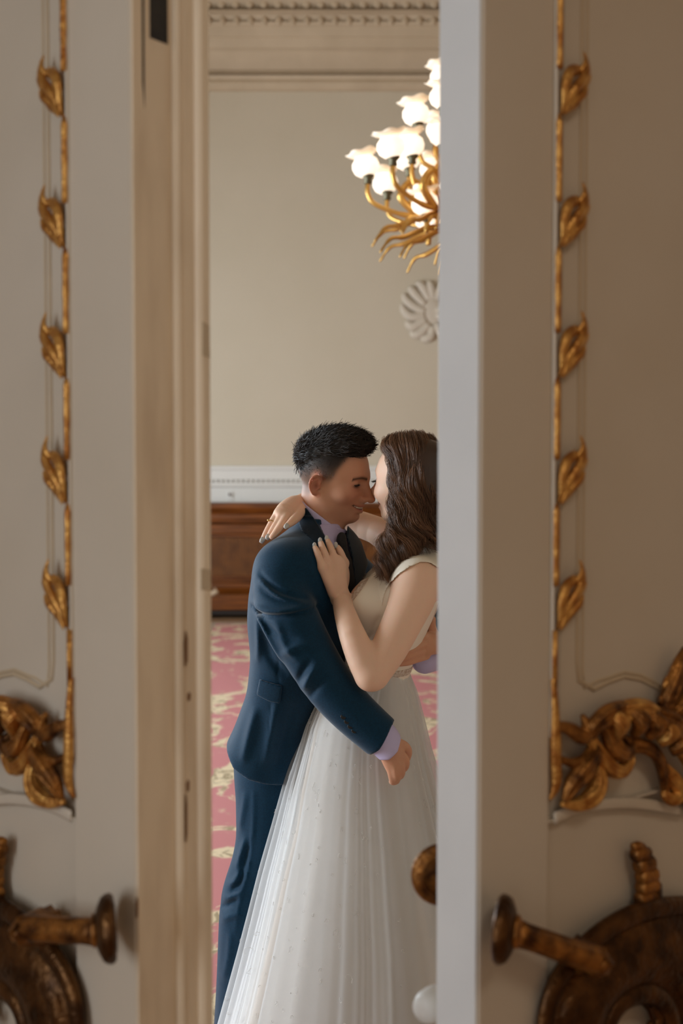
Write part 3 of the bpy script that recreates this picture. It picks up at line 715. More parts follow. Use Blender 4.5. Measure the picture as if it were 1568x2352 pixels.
    def build(s, name, h, material, parent=None, smooth=1, color=None):
        V, F = s.mesh(h, smooth)
        me = bpy.data.meshes.new(name); me.vertices.add(len(V)); me.vertices.foreach_set('co', V.astype(np.float32).ravel())
        me.loops.add(len(F)*4); me.polygons.add(len(F)); me.loops.foreach_set('vertex_index', F.astype(np.int32).ravel())
        me.polygons.foreach_set('loop_start', np.arange(len(F), dtype=np.int32)*4)
        me.polygons.foreach_set('use_smooth', np.ones(len(F), bool)); me.update(calc_edges=True); me.validate()
        if color is not None:
            at = me.color_attributes.new('Col', 'FLOAT_COLOR', 'POINT')
            c = np.ones((len(V), 4), np.float32); c[:, :3] = color(V); at.data.foreach_set('color', c.ravel())
        me.materials.append(material)
        o = bpy.data.objects.new(name, me); COL.objects.link(o)
        if parent is not None: o.parent = parent; o.matrix_parent_inverse = parent.matrix_world.inverted()
        return o
def keep(o, parent):
    """parent a mesh built in world coordinates"""
    bpy.context.view_layer.update(); o.parent = parent; o.matrix_parent_inverse = parent.matrix_world.inverted(); return o

def attr_mat(name, rough, sss=0., spec=.5, bump=0., bscale=400, sheen=0.):
    m = mat(name, (200,150,120), rough, sss=sss, spec=spec, bump=bump, bscale=bscale, sheen=sheen); nt = m.node_tree
    a = nt.nodes.new('ShaderNodeAttribute'); a.attribute_name = 'Col'
    nt.links.new(a.outputs['Color'], nt.nodes['Principled BSDF'].inputs['Base Color']); return m
M['skin'] = attr_mat('skin', .5, .35, .35, .04, 500)
M['hair'] = attr_mat('hair_strand', .42, 0, .45)
M['jacket'] = mat('navy_wool', (4,53,80), .72, rgb2=(3,44,68), scale=300, bump=.12, bscale=900, sheen=.25, spec=.2)
M['trouser'] = mat('navy_trouser_wool', (4,53,80), .72, rgb2=(3,44,68), scale=300, bump=.12, bscale=900, sheen=.2, spec=.2)
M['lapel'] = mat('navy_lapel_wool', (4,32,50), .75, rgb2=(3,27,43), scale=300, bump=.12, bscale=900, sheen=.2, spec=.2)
M['button'] = mat('dark_horn_button', (20,22,28), .3)
M['shirt'] = mat('lavender_cotton', (198,188,226), .7, bump=.05, bscale=700)
M['tie'] = mat('black_knit_tie', (22,20,24), .75, bump=.3, bscale=800)
M['satin'] = mat('ivory_satin', (246,236,220), .42, bump=.03, bscale=300)
M['lace'] = mat('ivory_lace', (226,216,206), .6, rgb2=(186,160,138), scale=160, bump=.3, bscale=240)
M['nail'] = mat('pale_grey_nail', (206,204,200), .25)
M['ring'] = mat('gold_ring', (214,180,120), .2, 1.)
M['eye'] = mat('eye_white', (205,196,188), .2); M['iris'] = mat('dark_iris', (30,20,14), .15)
M['teeth'] = mat('teeth', (222,212,196), .3)
M['shoe'] = mat('black_leather', (18,16,16), .3); M['heel'] = mat('ivory_shoe', (222,210,196), .4)
M['brow'] = mat('dark_brow_hair', (40,26,18), .6)

def face(S_, F, woman=False):
    """skull, face and ears in the head's own frame"""
    A, k = F.A, F.s
    def E(c, r, kk, R=None): S_.u(p_ell(F.w(*c), np.array(r)*k, A if R is None else A @ R), kk)
    def C(pts, r, kk, flat=None): S_.u(p_chain([F.w(*p) for p in pts], np.array(r)*k, 0, (A @ np.array(flat[0]), flat[1]) if flat else None), kk)
    n = .86 if woman else 1.
    e = 0. if woman else -.006
    E((-.002,0,.030), (.093,.074,.083), .0)
    E((.030,0,.000), (.064,.060,.080), .03)
    E((.036,0,-.036), (.050,.052,.056), .03)
    for q in (-1, 1):
        C([(-.002,q*.056,-.042),(.028,q*.047,-.074),(.062,q*.014,-.094)], [.016*n,.015*n,.015], .022)
        E((.060,q*.043,-.028), (.024,.019,.020), .018)                      # cheek lifted by the smile
        C([(.064,q*.043,.022+e),(.084,q*.024,.022+e),(.092,q*.006,.018+e)], [.008,.009,.010], .013)
    E((.068,0,-.093), (.017,.019,.016), .016)
    C([(.072,0,-.052),(.076,0,-.076)], [.022,.016], .018)
    for q in (-1, 1): S_.cut(p_ell(F.w(.095,q*.032,.002+e), np.array((.014,.018,.011))*k, A), .013)  # sockets
    for q in (-1, 1): E((.0715,q*.032,.000+e), (.0145,.0165,.0120), .005)                              # lids
    for q in (-1, 1):
        S_.u(p_chain([F.w(.0795,q*.018,.002+e), F.w(.0865,q*.031,.0052+e), F.w(.079,q*.045,.001+e)], np.array([.0022,.003,.002])*k, 3), .003)
        S_.u(p_chain([F.w(.0795,q*.019,-.004+e), F.w(.0845,q*.031,-.0072+e), F.w(.078,q*.043,-.004+e)], np.array([.0025,.0036,.0025])*k, 3), .004)
    C([(.089,0,.012+e),(.101,0,-.012),(.1125,0,-.036)], [.008,.0085,.0100], .010)
    E((.1155,0,-.0405), (.0125,.0120,.0100), .006)
    for q in (-1, 1): E((.101,q*.0140,-.043), (.0115,.0075,.0085), .006)
    for q in (-1, 1): S_.cut(p_ell(F.w(.106,q*.0075,-.0515), np.array((.006,.0035,.004))*k, A), .003)
    mz = -.0035 if woman else 0.
    C([(.070,-.029,-.0545+mz),(.090,-.014,-.0605+mz),(.0965,0,-.0605+mz),(.090,.014,-.0605+mz),(.070,.029,-.0545+mz)], [.0025,.0050,.0055,.0050,.0025], .006)
    C([(.070,-.027,-.060+mz),(.086,-.013,-.0745+mz),(.0915,0,-.0775+mz),(.086,.013,-.0745+mz),(.070,.027,-.060+mz)], [.0025,.0055,.0062,.0055,.0025], .006)
    mouth = [(.0715,-.0315,-.0555+mz),(.0915,-.017,-.0665+mz),(.100,0,-.0690+mz),(.0915,.017,-.0665+mz),(.0715,.0315,-.0555+mz)]
    S_.cut(p_chain([F.w(*p) for p in mouth], (np.array([.0012,.0040,.0050,.0040,.0012]) if not woman else np.array([.001]*5))*k, 3), .0025)
    S_.cut(p_chain([F.w(.089,-.016,-.0865+mz), F.w(.0925,0,-.0880+mz), F.w(.089,.016,-.0865+mz)], .0035*k, 2), .008)
    for q in (-1, 1):                                                                                 # smile fold beside the mouth
        S_.cut(p_chain([F.w(.099,q*.022,-.044), F.w(.088,q*.035,-.054), F.w(.074,q*.040,-.068)], np.array([.0015,.0028,.0012])*k, 3), .006)
        R = Matrix.Rotation(math.radians(14), 3, 'Y') @ Matrix.Rotation(q*math.radians(-26), 3, 'Z'); R = np.array(R)
        es = .86
        def el(a, b, c): return np.array((-.010,q*.079,-.014)) + R @ (np.array((a, b*q, c))*es)
        kk = k*es
        S_.u(p_ell(F.w(*el(0,0,.004)), np.array((.0170,.0060,.0270))*kk, A @ R), .003)
        S_.u(p_ell(F.w(*el(.006,-.002,-.024)), np.array((.0085,.006,.010))*kk, A @ R), .006)
        S_.cut(p_ell(F.w(*el(.002,.0085,.002)), np.array((.0125,.0076,.0215))*kk, A @ R), .002)
        rim = [el(.013,.004,.006), el(.010,.006,.024), el(-.003,.007,.030), el(-.015,.008,.020), el(-.0165,.008,.002), el(-.009,.006,-.016), el(.002,.004,-.026)]
        S_.u(p_chain([F.w(*p) for p in rim], np.array([.0028,.0034,.0038,.0038,.0036,.0034,.004])*kk, 3), .002)
        S_.u(p_chain([F.w(*p) for p in (el(.002,.004,.020), el(-.008,.0045,.008), el(-.006,.004,-.010), el(.003,.003,-.014))], np.array([.002,.0030,.0030,.0025])*kk, 3), .002)
        S_.cut(p_ell(F.w(*el(.003,.0065,-.004)), np.array((.0065,.0062,.0085))*kk, A @ R), .002)
        S_.u(p_ell(F.w(*el(.0145,.000,-.004)), np.array((.0040,.0035,.006))*kk, A @ R), .004)

SK = {'m': (210,156,126), 'f': (238,198,172)}
def skin_color(F, kind, hands=()):
    base = np.array(lin(SK[kind])); red = np.array(lin((196,110,88))); lip = np.array(lin((176,92,82) if kind == 'm' else (190,96,92)))
    dark = np.array(lin((30,24,22))); stub = np.array(lin((150,112,94)))
    def fn(V):
        L = F.loc(V); x, y, z = L.T; c = np.tile(base, (len(V), 1)); inh = (np.abs(L) < .2).all(1)
        def mixin(w_, col):
            nonlocal c
            w_ = np.clip(w_, 0, 1)*inh; c = c*(1-w_[:, None])+col*w_[:, None]
        g = lambda cx, cy, cz, r: np.exp(-((x-cx)**2+(np.abs(y)-cy)**2+(z-cz)**2)/(r*r))
        mixin(.40*g(.075,.040,-.034,.026), red); mixin(.35*g(.118,0,-.036,.016), red)
        mixin(.45*(np.abs(y) > .072)*(np.abs(x+.010) < .026)*(np.abs(z+.012) < .036), red); mixin(.55*np.exp(-((x+.006)/.006)**2-((z+.017)/.008)**2)*(np.abs(y) > .066), np.array(lin((120,52,40))))  # ear hollow: its inner shade is put into a darker red
        mz = -.0035 if kind == 'f' else 0.; ml = -.069+mz+.0135*np.clip(np.abs(y)/.0315, 0, 1.2)**2
        lips = (x > .066)*np.exp(-((z-ml)/(.0105-.006*np.clip(np.abs(y)/.03, 0, 1)))**4)*np.exp(-(y/.027)**6); mixin(.7*lips, lip)
        mixin((x > .060)*np.exp(-((z-ml)/(.0036-.0022*np.clip(np.abs(y)/.03, 0, 1)))**4)*(np.abs(y) < .030)*(.95 if kind == 'm' else .6), np.array(lin((62,26,22))))
        e = 0. if kind == 'f' else -.006
        eye = np.exp(-(((np.abs(y)-.0315)/.0150)**2+((z-e+.0005)/.0058)**2)**2)*(x > .06); mixin(eye*.95, np.array(lin((30,20,16))))
        mixin(.30*np.exp(-(((np.abs(y)-.033)/.017)**2+((z-e+.009)/.008)**2))*(x > .05), np.array(lin((150,92,74))))
        br = np.exp(-(((z-.0165-e*.9-.0035*np.cos((np.abs(y)-.03)*90))/.0046)**2))*(np.abs(y) > .010)*(np.abs(y) < .050)*(x > .05); mixin(br*(.9 if kind == 'm' else .75), np.array(lin((44,28,20) if kind == 'm' else (96,64,44))))
        if kind == 'm':
            mixin(.22*np.exp(-((x-.06)/.05)**2-((z+.085)/.035)**2), stub)
            # clipped sides and nape: short hair as dense as its length
            bx = np.interp(z, [-.01,0,.033,.058,.075,.1], [.026,.030,.045,.058,.066,.075])
            edge_f = 1/(1+np.exp((x-bx)/.0032))
            zb2 = np.interp(x, [-.06,-.035,-.022,-.010,.010,.030], [-.060,-.052,-.040,-.008,-.004,.0])
            low = 1/(1+np.exp(-(z-zb2)/.007))
            ear_ = np.exp(-(((x+.010)/.019)**2+((z+.010)/.030)**2)**2)
            dens = np.interp(z, [-.06,-.02,.02,.045,.07], [.55,.78,.92,.985,1.])
            mixin(edge_f*low*(1-ear_)*dens, dark)
        return c
    return fn
bride_ref = None
def eyes(F, parent):
    for q in (-1, 1):
        e = 0. if parent == bride_ref else -.006
        c = F.w(.0735, q*.032, -.0005+e)
        o = MB().sphere(c, .0125*F.s, 14, 10).build('eyeball', M['eye'], None, True); keep(o, parent)
        c2 = F.w(.0815, q*.0315, -.002+e); i = MB().sphere(c2, (.0055*F.s,)*3, 10, 8).build('iris', M['iris'], None, True); keep(i, o)
def strands(name, curves, rad, parent, cols, sides=3, stuff=True):
    """many hair strands joined in one part: curves (n, m, 3), rad (m,), cols (n, 3)"""
    n, m, _ = curves.shape
    T_ = np.gradient(curves, axis=1); T_ /= np.linalg.norm(T_, axis=2, keepdims=True)+1e-9
    ref = np.array((.31,-.83,.47)); N_ = np.cross(T_, ref); N_ /= np.linalg.norm(N_, axis=2, keepdims=True)+1e-9; B_ = np.cross(T_, N_)
    an = 2*PI*np.arange(sides)/sides; rr = np.asarray(rad)
    if rr.ndim == 1: rr = np.tile(rr, (n, 1))
    V = curves[:, :, None, :] + rr[:, :, None, None]*(np.cos(an)[None, None, :, None]*N_[:, :, None, :]+np.sin(an)[None, None, :, None]*B_[:, :, None, :])
    idx = np.arange(n*m*sides).reshape(n, m, sides); r1 = np.roll(idx, -1, 2)
    Fq = np.stack([idx[:, :-1], r1[:, :-1], r1[:, 1:], idx[:, 1:]], -1).reshape(-1, 4); V = V.reshape(-1, 3)
    me = bpy.data.meshes.new(name); me.vertices.add(len(V)); me.vertices.foreach_set('co', V.astype(np.float32).ravel())
    me.loops.add(len(Fq)*4); me.polygons.add(len(Fq)); me.loops.foreach_set('vertex_index', Fq.astype(np.int32).ravel())
    me.polygons.foreach_set('loop_start', np.arange(len(Fq), dtype=np.int32)*4); me.polygons.foreach_set('use_smooth', np.ones(len(Fq), bool)); me.update(calc_edges=True)
    at = me.color_attributes.new('Col', 'FLOAT_COLOR', 'POINT'); c = np.ones((len(V), 4), np.float32); c[:, :3] = np.repeat(cols, m*sides, 0); at.data.foreach_set('color', c.ravel())
    me.materials.append(M['hair']); o = bpy.data.objects.new(name, me); COL.objects.link(o); keep(o, parent)
    if stuff: o['kind'] = 'stuff'
    return o

# ------------------------------------------------------------------ the man in the navy suit
def w3(*q): return [W(*p) for p in q]
man = empty('person', (-.14, 2.9, 0)); tag(man, 'smiling dark-haired man in navy suit and lavender shirt embracing the bride', 'person')
bpy.context.view_layer.update()
MH = frame_ypr(W(760.6, 1093.2, 2.795), -21.7, -9.9, 7.1, .947)
JL = [(745,1190,2.79,.050,.055),(728,1222,2.79,.10,.075),(720,1252,2.79,.160,.105),(716,1290,2.79,.180,.120),(709,1350,2.79,.195,.128),
      (701,1420,2.80,.190,.126),(700,1500,2.82,.178,.118),(688,1580,2.85,.176,.115),(660,1660,2.89,.182,.118),(632,1730,2.92,.196,.126),(622,1810,2.93,.200,.130)]
torso = p_loft([(W(a, b, c), d, e) for a, b, c, d, e in JL], -20, 2.25)
SLEEVE = w3((644,1312,2.65),(644,1356,2.62),(668,1420,2.59),(708,1498,2.565),(755,1572,2.545),(812,1636,2.53),(888,1704,2.518))
jk = Sdf()
jk.u(torso, 0)
jk.u(p_ell(W(658, 1302, 2.66), (.062,.072,.060)), .06)
sleeve = p_chain(SLEEVE, [.058,.063,.064,.060,.056,.052,.0475], 4)
jk.u(sleeve, .016)
jk.u(p_chain(w3((775,1300,2.97),(900,1410,3.12),(1012,1482,3.12),(1044,1505,2.97)), [.068,.066,.058,.050], 4), .03)
FOLDS = [([(578,1398),(610,1406),(660,1402),(724,1391)], -.0065, .006), ([(582,1388),(620,1394),(670,1390),(722,1380)], .006, .008),
  ([(600,1316),(628,1340),(662,1358),(704,1369)], -.005, .006), ([(602,1330),(632,1354),(666,1368),(706,1378)], .0045, .006), ([(606,1352),(640,1368),(690,1376)], -.004, .005),
  ([(582,1402),(600,1425),(622,1462),(650,1512)], .005, .007), ([(640,1420),(660,1470),(690,1500)], .004, .009), ([(612,1420),(640,1444),(690,1452)], -.004, .008),
  ([(700,1562),(712,1534),(730,1506)], .006, .007), ([(690,1548),(700,1520),(716,1496)], -.005, .007), ([(716,1580),(732,1552),(752,1530)], -.004, .007),
  ([(655,1490),(680,1470),(720,1462)], .004, .009), ([(740,1600),(770,1590),(792,1566)], .003, .008), ([(588,1420),(590,1480),(586,1530)], .003, .008),
  ([(640,1600),(628,1660),(614,1740)], .004, .012), ([(590,1620),(574,1680),(560,1740)], .004, .011), ([(672,1610),(660,1680),(640,1760)], -.004, .014), ([(606,1470),(622,1520),(660,1560)], -.003, .012)]
for px, a, wd in FOLDS: jk.add(line_bump(px, 2.62 if px[0][1] < 1600 else 2.78, a*1.8, wd*.95, ylim=.16))
for px in ([(624,1608),(620,1650),(616,1690)], [(646,1500),(640,1530),(642,1566)]): jk.add(line_bump(px, 2.7, -.0025, .0022, ylim=.16))
VF = np.array((math.cos(math.radians(-24)), math.sin(math.radians(-24)), 0))
hem = poly2([(400,1000),(1100,1000),(1100,1500),(905,1636),(894,1645),(868,1692),(835,1722),(790,1705),(745,1850),(690,1850),(636,1846),(602,1840),(558,1828),(521,1806),(500,1772),(478,1710)], 2.60)
jk.inter(hem, .004)
# shirt opening: a V sunk into the chest
vcut = poly2([(700,1150),(746,1236),(770,1290),(803,1382),(818,1340),(824,1290),(815,1230),(800,1150)], 2.66)
jk_full = Sdf(); jk_full.ops = list(jk.ops)
def vfn(P):
    q = P - W(760, 1300, 2.79); return np.maximum(vcut(P), -(q @ VF))
inner = Sdf(); inner.u(torso, 0)
jk.ops.append(('s', (lambda P: np.maximum(vfn(P), -(torso[0](P)+.014)), None, 0), .003))
jacket = jk.build('jacket', .0042, M['jacket'], man)
sh = Sdf(); sh.u(torso, 0); sh.ops.append(('d', (lambda P: np.full(len(P), .012), None, 0), 0)); sh.inter(lambda P: vcut(P)-.01, 0)
sh.build('shirt_front', .004, M['shirt'], man)
neck = [MH.w(-.020,0,-.055), W(742,1185,2.80), W(728,1250,2.80)]
neckd = p_chain(neck, [.051,.0515,.058])
throat = p_chain([MH.w(.020,0,-.068), W(752,1218,2.785)], [.028,.032])
nk = lambda P: smin(neckd[0](P), throat[0](P), .02)
co_ = Sdf(); co_.u((lambda P: np.abs(nk(P)-.0060)-.0024, neckd[1], neckd[2]+.02), 0)
co_.inter(poly2([(690,1150),(703,1162),(740,1190),(770,1212),(796,1222),(799,1232),(786,1230),(768,1247),(750,1243),(722,1206),(700,1182)], 2.71), .001)
co_.build('shirt_collar', .0022, M['shirt'], man)
cf = Sdf(); cf.u((lambda P: np.abs(nk(P)-.0060)-.0024, neckd[1], neckd[2]+.02), 0)
cf.inter(poly2([(790,1214),(801,1212),(808,1232),(798,1238),(788,1230)], 2.75), .001)
def lapel(name, poly, y, th=.0045, off=.003, m='lapel', neckoff=.0135):
    L = Sdf(); L.u((lambda P: np.minimum(np.maximum(np.abs(torso[0](P)-off)-th, .006-nk(P)), np.maximum(np.abs(nk(P)-neckoff)-.0045, -torso[0](P)-.02)), torso[1], torso[2]+.02), 0)
    L.inter(poly2(poly, y), .0015); L.inter(lambda P: -((P-W(735,1300,2.80)) @ VF)-.06, 0); return L.build(name, .0028, M[m], man)
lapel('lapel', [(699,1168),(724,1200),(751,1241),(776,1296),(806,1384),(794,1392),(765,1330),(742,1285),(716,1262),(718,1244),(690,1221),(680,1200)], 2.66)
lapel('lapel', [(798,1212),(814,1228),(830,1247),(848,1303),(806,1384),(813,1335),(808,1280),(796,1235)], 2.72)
# tie
tie = Sdf(); th_ = lambda px, py: W(px, py, (inner.hit(px, py) or 2.72)-.002)
tie.u(p_chain([th_(784,1240), th_(789,1256)], [.019,.014], 0, (VF, .55)), 0)
tie.u(p_chain([th_(789,1258), th_(800,1300), th_(806,1345), th_(806,1400)], [.013,.021,.026,.028], 3, (VF, .3)), .004)
tie.build('tie', .0028, M['tie'], man)
# pocket flap, cuff buttons
pf = Sdf(); pf.u((lambda P: np.abs(torso[0](P)-.002)-.0035, torso[1], torso[2]), 0); pf.inter(poly2([(597,1557),(650,1568),(644,1611),(618,1607),(589,1595)], 2.70), .002); pf.inter(lambda P: P[:, 1]-2.82)
pf.build('pocket_flap', .003, M['jacket'], man)
bt = None
for px, py in ((782,1650),(790,1661),(798,1672),(807,1682)):
    yh = jk_full.hit(px+6, py-4) or 2.5; c = W(px+6, py-4, yh)
    b_ = MB().lathe([(.002,-.002),(.0055,-.0018),(.0062,0),(.0058,.0018),(.0042,.0016),(.002,.0012)], 14, Matrix.Translation(Vector(c)) @ Matrix.Rotation(math.radians(70),4,'X')).build('cuff_button', M['button'], None, True); keep(b_, man)
# trousers
tr_ = Sdf()
RLEG = w3((628,1720,2.88),(624,1790,2.87),(622,1860,2.87),(616,1930,2.87),(602,1990,2.87),(582,2050,2.87),(573,2100,2.87),(567,2160,2.88),(558,2240,2.90),(545,2330,2.95),(536,2386,3.0))
LLEG = w3((690,1720,3.04),(690,1800,3.04),(682,1930,3.05),(668,2060,3.08),(650,2220,3.13),(640,2322,3.15))
tr_.u(p_chain(RLEG, [.098,.093,.089,.083,.080,.079,.077,.074,.068,.060,.056], 3), 0)
tr_.u(p_chain(LLEG, [.098,.093,.083,.072,.062,.056], 4), .03)
tr_.u(p_ell(W(655, 1740, 2.95), (.115,.16,.13)), .05)
for px, a, wd in [([(563,1925),(552,1960),(542,1996)], .006, .007), ([(575,1930),(566,1970),(556,2006)], -.006, .008), ([(552,1996),(540,2018),(524,2036)], .006, .006), ([(560,2004),(548,2030),(530,2050)], -.006, .006),
   ([(556,2040),(536,2052),(512,2068)], .006, .006), ([(545,2062),(528,2076),(506,2092)], -.006, .006), ([(552,2090),(534,2096),(508,2116)], .005, .007), ([(585,1810),(582,1900),(570,1990),(552,2060),(540,2140)], .004, .005), ([(565,1820),(556,1870),(550,1905)], .004, .008), ([(530,2140),(524,2200),(510,2260)], .004, .008)]:
    tr_.add(line_bump(px, 2.82, a*1.4, wd*.9, ylim=.14))
tr_.build('trousers', .0055, M['trouser'], man)
for pts in (w3((532,2500,3.0),(578,2500,2.97),(625,2500,2.93)), w3((640,2400,3.15),(690,2400,3.13),(735,2400,3.10))):
    p_ = [np.array((q[0], q[1], .055)) for q in pts]; p_[0][2] = .07
    so = Sdf(); so.u(p_chain(p_, [.046,.047,.040], 3), 0); so.u(p_chain([p_[0]+(0,0,.05), p_[0]], [.046,.046]), .02)
    so.inter(lambda P: .016-P[:, 2]); so.build('shoe', .006, M['shoe'], man)
# shirt cuff on the near wrist, hand on the bride's hip
cuffA, cuffB = W(862, 1682, 2.52), W(901, 1722, 2.515)
cu = Sdf(); cu.u(p_chain([cuffA, cuffB], [.040,.0385]), 0)
ax_ = (cuffB-cuffA)/np.linalg.norm(cuffB-cuffA)
cu.inter(poly2([(840,1690),(870,1640),(897,1650),(921,1696),(912,1722),(893,1741),(872,1746),(838,1716)], 2.50), .003)
cu.build('shirt_cuff', .003, M['shirt'], man)
cb_ = MB().lathe([(.001,-.001),(.0052,-.001),(.0056,.001),(.003,.0016),(.001,.0014)], 12, Matrix.Translation(Vector(W(861, 1722, 2.488))) @ Matrix.Rotation(PI/2,4,'X')).build('cuff_button', M['shirt'], None, True); keep(cb_, man)

def finger(S_, pts, rad, k=.004, sub=3): S_.u(p_chain([W(*p) for p in pts], rad, sub), k)
mb_ = Sdf(); face(mb_, MH)
mb_.u(p_chain(neck, [.051,.0515,.058]), .022)
mb_.u(throat, .02)                           # throat
mb_.u(p_ell(W(702,1340,2.80), (.095,.155,.12)), .04); mb_.u(p_ell(W(698,1480,2.82), (.09,.14,.16)), .04); mb_.u(p_ell(W(655,1690,2.94), (.08,.13,.12)), .04)
mb_.u(p_chain(SLEEVE, [.045,.047,.045,.040,.036,.032,.028], 2), .02)
mb_.u(p_chain(w3((775,1300,2.97),(900,1410,3.12),(1012,1482,3.12),(1044,1505,2.97)), [.045,.045,.040,.030], 2), .02)
mb_.u(p_chain(RLEG, [.06,.06,.062,.062,.058,.055,.052,.050,.048,.040,.034], 1), .02); mb_.u(p_chain(LLEG, [.06,.06,.058,.052,.046,.034], 2), .02)
for a in (RLEG[-1], LLEG[-1]): mb_.u(p_chain([a, (a[0]+.07, a[1]-.03, .06)], [.034,.030]), .02)
# near hand: back of the hand seen, fingers curled in against the skirt
mb_.u(p_chain(w3((893,1712,2.515),(902,1738,2.512),(905,1752,2.512)), [.0265,.0275,.024], 2, (ray(900,1740), .62)), .01)
finger(mb_, [(912,1708,2.52),(928,1714,2.525),(936,1726,2.55),(934,1740,2.575)], [.013,.0115,.0105,.0095])    # thumb, folding round the hip
finger(mb_, [(916,1730,2.510),(929,1744,2.512),(930,1760,2.535),(922,1768,2.560)], [.0115,.0105,.0095,.0085])
finger(mb_, [(910,1742,2.506),(920,1766,2.506),(919,1780,2.530),(912,1784,2.555)], [.0115,.0105,.0095,.0085])
finger(mb_, [(902,1748,2.506),(910,1778,2.504),(909,1792,2.525),(904,1794,2.550)], [.0112,.0103,.0093,.0083])
finger(mb_, [(892,1744,2.510),(899,1776,2.508),(902,1793,2.522),(900,1795,2.545)], [.0108,.0095,.0088,.0075])
# far hand laid across her lower back
FH = lambda *q: [(x, y, z) for x, y, z in q]
mb_.u(p_chain(w3((1012,1478,2.84),(992,1476,2.735),(978,1482,2.70)), [.026,.029,.026], 2, (ray(985,1480), .6)), .012)
finger(mb_, [(982,1462,2.71),(962,1464,2.675),(944,1474,2.650),(932,1480,2.640)], [.0115,.0105,.0098,.0085])
finger(mb_, [(982,1478,2.705),(958,1484,2.668),(938,1494,2.642),(925,1499,2.632)], [.0115,.0108,.0098,.0085])
finger(mb_, [(980,1492,2.705),(954,1500,2.668),(934,1508,2.642),(919,1513,2.630)], [.0112,.0105,.0095,.0082])
finger(mb_, [(978,1506,2.71),(955,1514,2.675),(936,1521,2.650),(917,1524,2.640)], [.0105,.0095,.0085,.0075])
finger(mb_, [(996,1458,2.76),(990,1440,2.72),(992,1422,2.70)], [.013,.012,.009])
man_body = mb_.build('body', .0025, M['skin'], man, 1, skin_color(MH, 'm'))
eyes(MH, man)
tt_ = Sdf(); tt_.u(p_chain([MH.w(.069,-.026,-.0585), MH.w(.0855,-.014,-.0640), MH.w(.0915,0,-.0655), MH.w(.0855,.014,-.0640), MH.w(.069,.026,-.0585)], [.0030,.0042,.0046,.0042,.0030], 3), 0)
tt_.build('teeth', .0015, M['teeth'], man)
wc = Sdf(); wc.u(p_chain(w3((1030,1488,2.92),(996,1508,2.84),(975,1516,2.79)), [.036,.036,.034]), 0)
wc.build('shirt_cuff', .004, M['shirt'], man)
# hair: clipped sides under a thick brushed-forward top
hm = Sdf(); k = MH.s
def HE(c, r, kk): hm.u(p_ell(MH.w(*c), np.array(r)*k, MH.A), kk)
HE((-.006,0,.064), (.083,.069,.053), 0); HE((.044,0,.095), (.048,.052,.025), .03); HE((-.052,0,.038), (.044,.062,.046), .03); HE((.066,-.004,.096), (.026,.042,.017), .02)
HE((.016,0,.096), (.058,.052,.029), .03)
rng = np.random.default_rng(3)
hm.ops.append(('d', (lambda P: .0016*np.sin(MH.loc(P)[:, 1]*420+np.sin(MH.loc(P)[:, 0]*90)*2)*np.sin(MH.loc(P)[:, 0]*130+1), None, 0), 0))
def haircol(V): return np.tile(np.array(lin((26,20,18))), (len(V), 1))
hair = hm.build('hair', .003, M['hair'], man, 1, haircol)
me = hair.data; nv = len(me.vertices); co3 = np.zeros(nv*3, np.float32); me.vertices.foreach_get('co', co3); co3 = co3.reshape(-1, 3).astype(float)
nn3 = np.zeros(nv*3, np.float32); me.vertices.foreach_get('normal', nn3); nn3 = nn3.reshape(-1, 3)
def grow(n, mask, length, lean, jit, lift, seed, m=5, drop=0.):
    g = np.random.default_rng(seed); ii = np.flatnonzero(mask); ii = ii[g.integers(0, len(ii), n)]
    root = co3[ii]; nr = nn3[ii]; d = np.tile(MH.A @ np.array(lean), (n, 1)) if np.ndim(lean) == 1 else lean[ii]
    d = d - nr*(d*nr).sum(1, keepdims=True); d /= np.linalg.norm(d, axis=1, keepdims=True)+1e-9
    d = d + nr*lift*g.uniform(.4, 1.4, (n, 1)) + g.normal(0, jit, (n, 3)); d /= np.linalg.norm(d, axis=1, keepdims=True)
    L = g.uniform(*length, (n, 1)); t = np.linspace(0, 1, m)[None, :, None]
    cur = root[:, None]-nr[:, None]*.003 + d[:, None]*L[:, None]*t - nr[:, None]*(lift*.35*L)[:, None]*t**2
    return cur
HL = MH.loc(co3)
top = (HL[:, 2] > .062) | (HL[:, 0] < -.03)
c1 = grow(6200, top, (.012,.032), (.9,0,.25), .24, .5, 1); back = (HL[:, 0] < -.045) & (HL[:, 2] > .03)
c2 = grow(1700, back, (.014,.024), (-.6,0,-.25), .2, .8, 2); front = (HL[:, 0] > .035) & (HL[:, 2] > .085)
c3 = grow(1500, front, (.014,.024), (1,0,-.05), .18, .45, 4)
cur = np.concatenate([c1, c2, c3]); g = np.random.default_rng(5)
cols = np.array(lin((36,26,20)))*g.uniform(.55, 1.7, (len(cur), 1))
strands('hair_strands', cur, [.0007,.0007,.0006,.0005,.0002], man, cols)
# short clipped hairs over the sides and nape
hc_ = hair; bo_me = man_body.data; nv = len(bo_me.vertices); co3 = np.zeros(nv*3, np.float32); bo_me.vertices.foreach_get('co', co3); co3 = co3.reshape(-1, 3).astype(float)
nn3 = np.zeros(nv*3, np.float32); bo_me.vertices.foreach_get('normal', nn3); nn3 = nn3.reshape(-1, 3); HL = MH.loc(co3)
bx = np.interp(HL[:, 2], [-.01,0,.033,.058,.075,.1], [.022,.028,.043,.056,.064,.07]); zb2 = np.interp(HL[:, 0], [-.06,-.035,-.022,-.010,.010,.030], [-.050,-.042,-.032,0,.004,.006])
mk = (HL[:, 0] < bx) & (HL[:, 2] > zb2) & (HL[:, 2] < .075) & (np.abs(HL).max(1) < .13) & ~((np.abs(HL[:, 0]+.010) < .021) & (np.abs(HL[:, 2]+.010) < .030) & (np.abs(HL[:, 1]) > .068))
